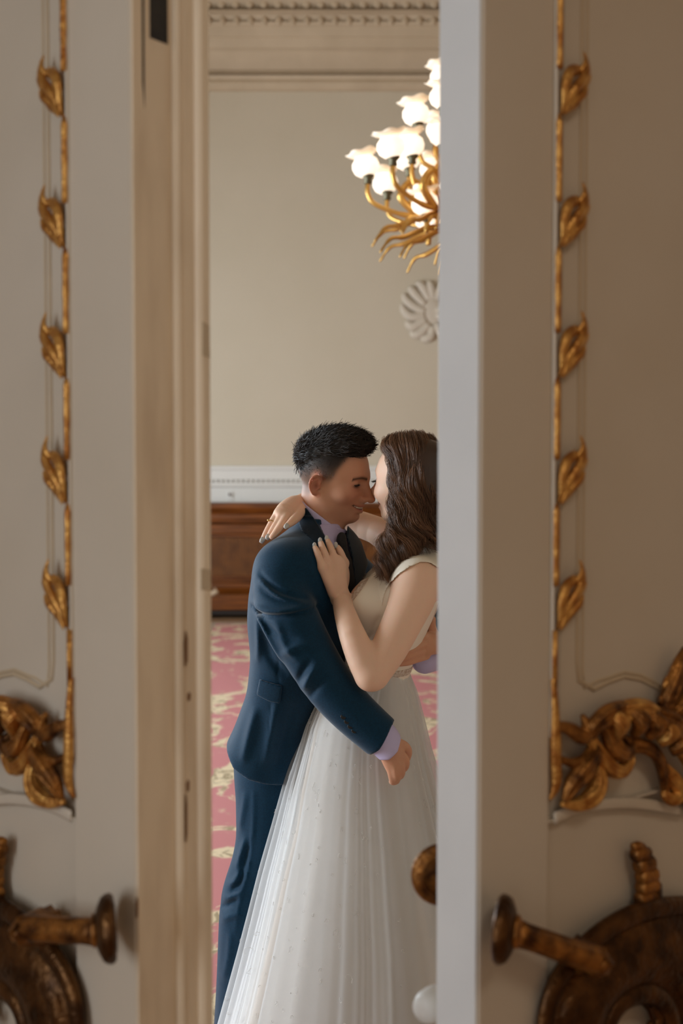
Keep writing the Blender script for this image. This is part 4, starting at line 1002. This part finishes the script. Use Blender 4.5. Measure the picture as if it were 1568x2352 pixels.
c4 = grow(3600, mk & (HL[:, 2] > .012), (.004,.011), (-.1,0,-1), .25, .3, 6, 4); c5 = grow(2400, mk, (.002,.005), (-.1,0,-1), .2, .25, 7, 4)
cur = np.concatenate([c4, c5]); cols = np.array(lin((36,27,23)))*np.random.default_rng(6).uniform(.6, 1.6, (len(cur), 1))
strands('clipped_hair', cur, [.0005,.0005,.0004,.0002], man, cols)
# eyebrow hairs
bl = []
for q in (-1, 1):
    for _ in range(170):
        u_ = random.random(); p0 = np.array((.0905-.026*u_**1.5, q*(.012+.040*u_), .0105+.0055*math.sin(u_*PI*.8)+random.uniform(-.0024,.0024)))
        d_ = np.array((-.003*u_, q*.006, .0025-.004*u_)); bl.append([MH.w(*(p0+d_*t_+np.array((.0025,0,0)))) for t_ in (0,.5,1)])
strands('eyebrow', np.array(bl), [.0006,.0006,.0003], man, np.tile(np.array(lin((30,20,15))), (len(bl), 1)))

# ------------------------------------------------------------------ the bride
bride = empty('person', (.05, 2.74, 0)); tag(bride, 'brown-haired bride in white tulle gown with her arms around the groom', 'person')
bpy.context.view_layer.update(); bride_ref = bride
BY = 2.74
BH = frame_ypr(W(947, 1109, BY-.04), 145.8, 8.5, -11.8, .926)
BL = [(972,1235,.046,.048),(966,1262,.075,.055),(952,1292,.150,.075),(930,1335,.162,.090),(902,1392,.155,.100),(886,1450,.135,.088),(866,1535,.095,.074),(856,1600,.092,.074),(846,1700,.094,.078),(842,1800,.09,.075)]
btorso = p_loft([(W(a, b, BY), c, d) for a, b, c, d in BL], -172, 2.15)
bt_ = Sdf(); bt_.u(btorso, 0)
for yy in (BY-.075, BY+.06): bt_.u(p_ell(W(848,1398,yy), (.052,.062,.066)), .05)
bt_.u(p_ell(W(858,1660,BY), (.072,.09,.09)), .05)
UARM = w3((957,1338,2.585),(948,1372,2.57),(925,1425,2.545),(893,1490,2.515),(858,1548,2.49))
ELB = W(849,1552,2.487)
wy = jk_full.hit(778,1366)
FARM = [ELB, W(826,1500,2.50), W(802,1440,min(2.53, wy-.03)), W(783,1378,wy-.024)]
bb = Sdf(); bb.ops = list(bt_.ops)
face(bb, BH, True)
bb.u(p_chain([BH.w(-.022,0,-.06), W(968,1215,BY), W(970,1262,BY)], [.046,.045,.052]), .025)
bb.u(p_chain(UARM, [.052,.051,.0455,.041,.036], 3), .02)
bb.u(p_ell(W(962,1334,2.62), (.052,.054,.050)), .03)
bb.u(p_chain(FARM, [.034,.0335,.028,.0215], 3), .010)
RARM = w3((930,1262,2.88),(862,1217,2.95),(780,1190,2.985),(735,1166,2.93),(702,1153,2.85))
bb.u(p_chain(RARM, [.046,.036,.034,.031,.024], 3), .02)
def on(px, py, up=.010):
    y = jk_full.hit(px, py); return (px, py, (y if y else wy)-up)
# near hand spread on his chest
bb.u(p_chain([W(*on(781,1372,.022)), W(*on(770,1336,.015)), W(*on(767,1302,.012))], [.022,.0275,.030], 3, (ray(770,1330), .48)), .012)
FING = [([on(741,1304,.009), on(734,1284,.012), on(728,1268,.013), on(723,1257,.009)], [.0105,.0085,.0078,.0062]),
        ([on(752,1298,.010), on(746,1274,.014), on(740,1258,.014), on(736,1246,.009)], [.0110,.0092,.0082,.0066]),
        ([on(770,1296,.011), on(763,1270,.015), on(757,1254,.014), on(751,1241,.009)], [.0112,.0094,.0085,.0068]),
        ([on(788,1296,.013), on(785,1276,.019), on(779,1263,.017), on(772,1255,.010)], [.0112,.0094,.0085,.0068])]
FING[3] = ([on(789,1294,.013), on(785,1278,.018), on(780,1266,.017), on(775,1257,.010)], [.0112,.0094,.0085,.0068])
for p, r in FING:
    finger(bb, p, r)
    bb.u(p_chain([W(*on(775+(p[0][0]-768)*.35,1362,.018)), W(*on(772+(p[0][0]-768)*.7,1332,.015)), W(*p[0])], [.0125,.0125,.0112], 2), .008)
finger(bb, [on(786,1352,.012), on(792,1334,.008), on(794,1316,.006), on(793,1302,.005)], [.0125,.0105,.0090,.0070])
for a, b in (((741,1304),(745,1296)), ((752,1298),(755,1292)), ((770,1296),(768,1290)), ((788,1296),(786,1290))):
    bb.u(p_ell(W(*on(a[0]+2, a[1]-3, .016)), (.0085,.0075,.0085)), .008)
# far hand over his shoulder
HW = w3((700,1152,2.85),(683,1156,2.80),(664,1168,2.755),(650,1180,2.725))
bb.u(p_chain(HW, [.024,.0285,.028,.023], 3, ((.25,-.2,.95), .62)), .012)
F2 = [([(648,1168,2.735),(634,1184,2.722),(622,1204,2.712),(612,1222,2.702),(604,1238,2.695)], [.0105,.0092,.0084,.0076,.0064]),
      ([(652,1176,2.722),(640,1196,2.705),(628,1214,2.692),(618,1230,2.686)], [.0105,.0094,.0084,.0066]),
      ([(658,1184,2.712),(647,1204,2.690),(634,1222,2.675),(624,1233,2.672)], [.0108,.0096,.0084,.0066]),
      ([(692,1168,2.775),(684,1184,2.725),(672,1197,2.690),(660,1207,2.668)], [.0150,.0125,.0105,.0075])]
for p, r in F2: finger(bb, p, r)
LEGS = [(W(846,1790,2.70), W(850,2150,2.68), W(860,2540,2.68)), (W(846,1790,2.79), W(850,2120,2.81), W(860,2460,2.84))]
for L in LEGS:
    bb.u(p_chain(L, [.068,.052,.034], 3), .03); bb.u(p_chain([L[2], L[2]+np.array((-.09,0,-.025))], [.032,.022]), .02)
bride_body = bb.build('body', .0025, M['skin'], bride, 1, skin_color(BH, 'f'))
eyes(BH, bride)
for L in LEGS:
    so = Sdf(); a = L[2]; so.u(p_chain([a+np.array((.02,0,-.035)), a+np.array((-.06,0,-.055)), a+np.array((-.14,0,-.07))], [.032,.034,.022]), 0)
    so.u(p_chain([a+np.array((.028,0,-.05)), np.array((a[0]+.034, a[1], .018))], [.018,.010]), .01); so.inter(lambda P: .018-P[:, 2]); so.build('shoe', .006, M['heel'], bride)
# nails and rings
def nail(p, r, d, y_):
    M_ = MB().sphere(p, (r*.8, r*.35, r*1.25), 10, 6).build('fingernail', M['nail'], None, True); keep(M_, bride)
for (px, py, y_), r in (((722,1253,on(722,1255,.013)[2]),.0062), ((735,1242,on(735,1245,.013)[2]),.0066), ((750,1237,on(750,1240,.013)[2]),.0066), ((771,1252,on(771,1254,.015)[2]),.0062)): nail(W(px, py, y_), r, 0, y_)
for a, b in (((605,1235,2.690),(599,1247,2.686)), ((618,1228,2.680),(612,1239,2.677)), ((661,1204,2.662),(654,1213,2.655))):
    q = MB().tube([W(*a), (W(*a)+W(*b))/2, W(*b)], [.0055,.0064,.0042], 10, ((.5,-.6,.6), .5)).build('fingernail', M['nail'], None, True); keep(q, bride)
def torus(c, axis, R_, r_):
    ax = Vector(axis).normalized(); u = ax.orthogonal().normalized(); v = ax.cross(u)
    pts = [Vector(c)+u*(R_*math.cos(2*PI*i/20))+v*(R_*math.sin(2*PI*i/20)) for i in range(21)]
    return MB().tube(pts, r_, 8, cap=False)
a, b = W(*on(763,1272,.014)), W(*on(759,1259,.014))
rg = torus((a+b)/2, b-a, .0098, .0011); rg.sphere((a+b)/2+np.array((-.006,-.0085,0)), .0026, 8, 6); keep(rg.build('finger_ring', M['ring'], None, True), bride)
a, b = W(627,1194,2.717), W(621,1205,2.711)
rg = torus((a+b)/2, b-a, .0096, .0010); rg.sphere((a+b)/2+np.array((-.008,-.004,.005)), .0030, 8, 6); keep(rg.build('finger_ring', M['ring'], None, True), bride)
# bodice, straps, lace back, waistband
off = lambda v: ('d', (lambda P: np.full(len(P), -v), None, 0), 0)
bo = Sdf(); bo.ops = list(bt_.ops)+[off(.0045)]
bo.add(line_bump([(842,1462),(856,1440),(872,1412)], 2.6, -.004, .005)); bo.add(line_bump([(836,1466),(850,1474),(866,1470)], 2.6, -.004, .005)); bo.add(line_bump([(838,1480),(856,1450),(874,1432)], 2.6, .003, .006))
bo.inter(poly2([(880,1268),(850,1318),(812,1368),(780,1420),(770,1560),(950,1560),(985,1440),(1002,1375),(965,1330),(935,1300),(905,1300),(893,1278)], 2.70), .003)
bo.build('bodice', .0035, M['satin'], bride)
vs_ = Sdf(); vs_.ops = list(bt_.ops)+[off(.0025)]
vs_.inter(poly2([(882,1262),(850,1300),(805,1362),(800,1385),(820,1390),(880,1300),(894,1276)], 2.70), .002); vs_.build('neckline_inset', .0035, M['lace'], bride)
lb = Sdf(); lb.ops = list(bt_.ops)+[off(.0040)]
lb.inter(poly2([(955,1290),(962,1278),(985,1280),(1060,1296),(1060,1420),(972,1480),(950,1480),(985,1400),(1004,1350),(1000,1316),(985,1296)], 2.74), .002); lb.build('lace_back', .0035, M['lace'], bride)
st = Sdf(); sarm = Sdf(); sarm.ops = [o for o in bb.ops]
st.ops = [o for o in sarm.ops if np.linalg.norm(o[1][1]-W(950,1310,2.65)) < .3+o[1][2]] + [off(.005)]
st.inter(poly2([(876,1392),(884,1362),(895,1338),(912,1316),(937,1298),(963,1287),(985,1290),(1003,1302),(1010,1300),(1010,1270),(955,1252),(890,1258),(868,1300),(866,1350)], 2.60), .0015)
st.inter(lambda P: np.abs(P[:, 1]-2.64)-.12); st.build('shoulder_strap', .0026, M['satin'], bride)
wb_ = Sdf(); wb_.ops = list(bt_.ops)+[off(.0065)]; wb_.inter(poly2([(760,1522),(960,1524),(960,1542),(760,1540)], 2.74), .002); wb_.build('waistband', .0035, M['lace'], bride)

# skirt: satin lining under two loose layers of tulle
SK_L = [(1538,788),(1600,728),(1660,700),(1720,680),(1800,653),(1900,626),(2000,598),(2100,573),(2200,547),(2352,505),(2614,432)]
SK_R = [(1538,938),(1590,962),(1650,980),(1720,1000),(1800,1028),(1900,1062),(2000,1094),(2100,1126),(2200,1152),(2352,1190),(2614,1240)]
def zlist(L): return [(W(p[1], p[0], BY)[2], W(p[1], p[0], BY)[0]) for p in L]
zl_ = np.array(zlist(SK_L))[::-1]; zr_ = np.array(zlist(SK_R))[::-1]
def skirt(name, mat_, inset, amp, nf, seed, zbot, parent=bride, n=420, m=70, ztop=None):
    g = np.random.default_rng(seed); zt = zl_[-1, 0] if ztop is None else ztop
    ph = np.linspace(0, 2*PI, n, endpoint=False)
    fr = [(nf, 1.), (int(nf*1.7)+1, .6), (int(nf*2.9), .35)]; p0 = g.uniform(0, 6, 6)
    shift = .35*np.sin(2*ph+p0[3])+.25*np.sin(3*ph+p0[4])+.2*np.sin(5*ph+p0[5])
    fold = sum(a*np.sin(f*(ph+shift*.5)+p0[i]) for i, (f, a) in enumerate(fr))
    fold = np.sign(fold)*np.abs(fold)**.8
    env = .55+.45*np.sin(ph*3+p0[1])
    V = []
    for j in range(m):
        t = j/(m-1); z = zt+(zbot-zt)*t
        xl, xr = np.interp(z, zl_[:, 0], zl_[:, 1]), np.interp(z, zr_[:, 0], zr_[:, 1])
        cx, rx = (xl+xr)/2, (xr-xl)/2; ry = max(rx*1.02, .112)
        rx, ry = rx-inset*min(1, t*3), ry-inset*min(1, t*3)
        cy = BY + .02*t
        grow_ = amp*(t**.8)*(1+.25*np.sin(t*5+ph*2))
        r = 1+ (fold*env*grow_)/max(rx, .05) - 1.2*grow_/max(rx, .05)
        V.append(np.stack([cx+rx*r*np.cos(ph), cy+ry*r*np.sin(ph), np.full(n, z)], 1))
    V = np.concatenate(V); idx = np.arange(n*m).reshape(m, n); r1 = np.roll(idx, -1, 1)
    F = np.stack([idx[:-1], r1[:-1], r1[1:], idx[1:]], -1).reshape(-1, 4)
    me = bpy.data.meshes.new(name); me.from_pydata(V.tolist(), [], F.tolist()); me.materials.append(mat_)
    me.polygons.foreach_set('use_smooth', [True]*len(me.polygons)); me.update()
    o = bpy.data.objects.new(name, me); COL.objects.link(o); keep(o, parent); return o, V.reshape(m, n, 3)
def tulle_mat(name, op, rgb):
    m_ = bpy.data.materials.new(name); m_.use_nodes = True; nt = m_.node_tree; nt.nodes.clear(); N = nt.nodes.new; Lk = nt.links.new
    out = N('ShaderNodeOutputMaterial'); tr = N('ShaderNodeBsdfTransparent'); df = N('ShaderNodeBsdfDiffuse'); tl = N('ShaderNodeBsdfTranslucent'); ad = N('ShaderNodeMixShader'); mx = N('ShaderNodeMixShader'); lw_ = N('ShaderNodeLayerWeight')
    df.inputs[0].default_value = (*lin(rgb), 1); tl.inputs[0].default_value = (*lin(rgb), 1); ad.inputs[0].default_value = .4
    Lk(df.outputs[0], ad.inputs[1]); Lk(tl.outputs[0], ad.inputs[2])
    lw_.inputs[0].default_value = .35; mr = N('ShaderNodeMapRange'); mr.inputs[3].default_value = op; mr.inputs[4].default_value = min(1, op+.42)
    Lk(lw_.outputs['Facing'], mr.inputs[0]); Lk(mr.outputs[0], mx.inputs[0]); Lk(tr.outputs[0], mx.inputs[1]); Lk(ad.outputs[0], mx.inputs[2]); Lk(mx.outputs[0], out.inputs[0]); return m_
M['tulle'] = tulle_mat('white_tulle', .27, (242,244,246)); M['lining'] = mat('ivory_lining', (220,209,198), .5, spec=.2); M['lace_thread'] = mat('white_embroidery_thread', (214,212,210), .7)
skirt('skirt_lining', M['lining'], .040, .020, 9, 21, .06)
skirt('tulle_layer', M['tulle'], .020, .030, 15, 33, .03)
_, TV = skirt('tulle_layer', M['tulle'], .0, .026, 19, 47, .0145)
# embroidered sprigs on the outer tulle
g = np.random.default_rng(8); em = MB(); mrows, ncol, _ = TV.shape
for _ in range(330):
    j = g.uniform(6, mrows-3); i_ = g.uniform(ncol*.46, ncol*1.02); L_ = int(g.integers(9, 17)); a = g.uniform(0, 6); pts = []
    turn = g.choice([-1, 1])*g.uniform(.3, .75); sp = g.uniform(.18, .34)
    for q in range(L_):
        jj = min(max(j, 1), mrows-2); i0, j0 = int(i_) % ncol, int(jj); p = TV[j0, i0]*(1-(i_ % 1)) + TV[j0, (i0+1) % ncol]*(i_ % 1)
        p = p*(1-jj % 1)+TV[j0+1, i0]*(jj % 1)
        d_ = p-np.array((p[0]*.0+.06, BY, p[2])); d_[2] = 0; pts.append(p+d_/np.linalg.norm(d_)*.0015)
        j += sp*math.sin(a)*.55; i_ += sp*math.cos(a)*1.3; a += turn+g.normal(0, .35)
    em.tube(pts, .00036, 3)
e_ = em.build('embroidery', M['lace_thread'], None); keep(e_, bride); e_['kind'] = 'stuff'

# ------------------------------------------------------------------ her long wavy hair
bh = Sdf(); k = BH.s
def HB(c, r, kk): bh.u(p_ell(BH.w(*c), np.array(r)*k, BH.A), kk)
HB((-.024,0,.034), (.094,.082,.086), 0); HB((-.050,0,-.03), (.056,.082,.09), .03)
bh.ops.append(('i', (lambda P: (BH.loc(P)[:, 0]-.008-.55*np.clip(BH.loc(P)[:, 2]-.030, 0, .2))*BH.s, None, 0), .012))
bh.u(p_chain(w3((958,1110,2.69),(966,1160,2.68),(968,1200,2.69),(952,1232,2.67)), [.044,.040,.030,.018], 3), .03)
bh.u(p_chain(w3((1010,1100,2.74),(1030,1200,2.76),(1040,1300,2.80)), [.075,.07,.045], 3), .03)
bhair = bh.build('hair', .004, M['hair'], bride, 1, lambda V: np.tile(np.array(lin((62,42,30))), (len(V), 1)))
g = np.random.default_rng(11)
# guides run from the parting down: (px, py, y) from the front edge of the face backwards
GUIDES = [
 [(884,1014,2.735),(880,1026,2.706),(894,1040,2.684),(902,1078,2.668),(908,1122,2.658),(906,1170,2.646),(905,1215,2.635),(884,1250,2.620),(884,1300,2.605),(870,1330,2.600)],
 [(897,1006,2.735),(892,1022,2.694),(903,1052,2.668),(906,1095,2.655),(914,1140,2.648),(908,1188,2.638),(910,1230,2.628),(892,1268,2.615),(890,1305,2.600),(874,1338,2.598)],
 [(915,1000,2.74),(912,1022,2.680),(918,1068,2.652),(916,1115,2.645),(925,1160,2.640),(918,1205,2.632),(922,1245,2.622),(904,1280,2.610),(897,1306,2.600),(880,1326,2.598)],
 [(935,996,2.74),(938,1020,2.672),(938,1070,2.645),(932,1120,2.638),(938,1168,2.634),(932,1210,2.628),(936,1250,2.618),(918,1280,2.607),(902,1300,2.598),(886,1316,2.598)],
 [(958,997,2.74),(966,1024,2.668),(964,1075,2.638),(954,1125,2.632),(958,1172,2.632),(950,1212,2.628),(950,1240,2.622),(938,1262,2.612),(926,1276,2.604),(912,1288,2.600)],
 [(980,1003,2.74),(992,1034,2.676),(992,1085,2.644),(982,1130,2.638),(982,1170,2.638),(972,1200,2.634),(968,1218,2.632),(958,1234,2.628),(950,1246,2.620),(938,1256,2.616)],
 [(1000,1018,2.74),(1014,1055,2.690),(1020,1105,2.662),(1012,1150,2.655),(1014,1190,2.655),(1010,1215,2.66),(1014,1240,2.67),(1010,1260,2.68),(1008,1280,2.69),(1004,1290,2.70)],
 [(1015,1040,2.76),(1035,1085,2.73),(1044,1140,2.72),(1040,1190,2.72),(1044,1240,2.74),(1040,1280,2.76),(1044,1310,2.78),(1040,1330,2.80),(1044,1350,2.81),(1040,1365,2.82)]]
GW = np.array([catmull([W(p[0], p[1], p[2]-.038*(1-i/9)) for i, p in enumerate(G_)], 4) for G_ in GUIDES]); ng, mp_, _ = GW.shape
locks = []; lcols = []; lrad = []; NL, NS = 175, 40
tt = np.linspace(0, 1, mp_)
for l in range(NL):
    u_ = (g.uniform(0, 1)**1.05)*(ng-1.001); i0 = int(u_); fu = u_-i0
    base = GW[i0]*(1-fu)+GW[i0+1]*fu
    T_ = np.gradient(base, axis=0); T_ /= np.linalg.norm(T_, axis=1, keepdims=True)
    n1 = np.cross(T_, np.array((0,1.,0))); n1 /= np.linalg.norm(n1, axis=1, keepdims=True)+1e-9; n2 = np.cross(T_, n1)
    dep = g.uniform(-.002, .014)*(1-.2*tt)[:, None]
    ph_ = g.normal(0, .85)+u_*1.3; amp = (.0030+.0165*np.clip(tt*1.35-.12, 0, 1)**1.1)*g.uniform(.45, 1.35); wl = g.uniform(3.6, 5.2)
    wave = n1*(amp*np.sin(ph_+tt*wl*2*PI*.8))[:, None]+n2*(amp*.8*np.cos(ph_+tt*wl*2*PI*.8))[:, None]
    endt = g.uniform(.82, 1.0) if g.random() < .75 else g.uniform(.6, .85)
    cen = base+wave+np.array((0,1.,0))*dep + np.array((g.normal(0,.003), 0, g.normal(0,.002)))
    s_ = np.linspace(0, endt, mp_); cen = np.stack([np.interp(s_, tt, cen[:, q]) for q in range(3)], 1)
    tone = g.uniform(.5, 1.55); hue = np.array(lin((104,72,50)))*tone
    for q in range(NS):
        r_ = math.sqrt(g.random())*(.0085*(1-.66*tt)+.0012); a_ = g.uniform(0, 6.28); tw = g.normal(0, 1.2)
        fr_ = g.normal(0, .0010, (mp_, 3)).cumsum(0)*np.linspace(.3, 1, mp_)[:, None]*.5
        locks.append(cen+n1*(r_*np.cos(a_+tw*tt))[:, None]+n2*(r_*np.sin(a_+tw*tt))[:, None]+fr_)
        lcols.append(hue*g.uniform(.7, 1.4)); lrad.append(.00034*np.interp(tt, [0,.08,.7,1], [.6,1,1,.35])*g.uniform(.8, 1.3))
strands('hair_strands', np.array(locks), np.array(lrad), bride, np.array(lcols))
# loose wisps round the face and shoulder
wl_ = []
for _ in range(220):
    u_ = g.uniform(0, 5.5); i0 = int(u_); fu = u_-i0; base = GW[i0]*(1-fu)+GW[i0+1]*fu
    o_ = np.cumsum(g.normal(0, .0011, (mp_, 3)), 0); o_ += np.array((-1,0,.1))*(np.sin(tt*PI*g.uniform(.7, 2.2))*g.uniform(-.004, .011))[:, None]
    s0 = g.uniform(0, .3); s1 = g.uniform(.6, 1); s_ = np.linspace(s0, s1, mp_); c_ = base+o_
    wl_.append(np.stack([np.interp(s_, tt, c_[:, q]) for q in range(3)], 1))
strands('loose_wisps', np.array(wl_), .00042*np.interp(tt, [0,.8,1], [1,1,.4]), bride, np.array(lin((104,74,54)))*g.uniform(.7, 1.5, (len(wl_), 1)))
# lashes
la = []
for q in (-1, 1):
    for i in range(22):
        v = -.014+.028*i/21; p0 = np.array((.0858-.35*abs(v)**1.3*.4, q*(.032+v), -.0015)); la.append([BH.w(*(p0+np.array((.0095*t_, q*v*.3*t_, -.0050*t_+.0060*t_*t_)))) for t_ in (0,.5,1)])
strands('eyelash', np.array(la), [.0006,.0005,.0002], bride, np.tile(np.array(lin((24,16,12))), (len(la), 1)))
la = []
for q in (-1, 1):
    for i in range(18):
        v = -.013+.026*i/17; p0 = np.array((.0856-.14*abs(v), q*(.032+v), -.0035)); la.append([MH.w(*(p0+np.array((.0055*t_, q*v*.2*t_, -.005*t_+.003*t_*t_)))) for t_ in (0,.5,1)])
strands('eyelash', np.array(la), [.0006,.0005,.0002], man, np.tile(np.array(lin((24,16,12))), (len(la), 1)))
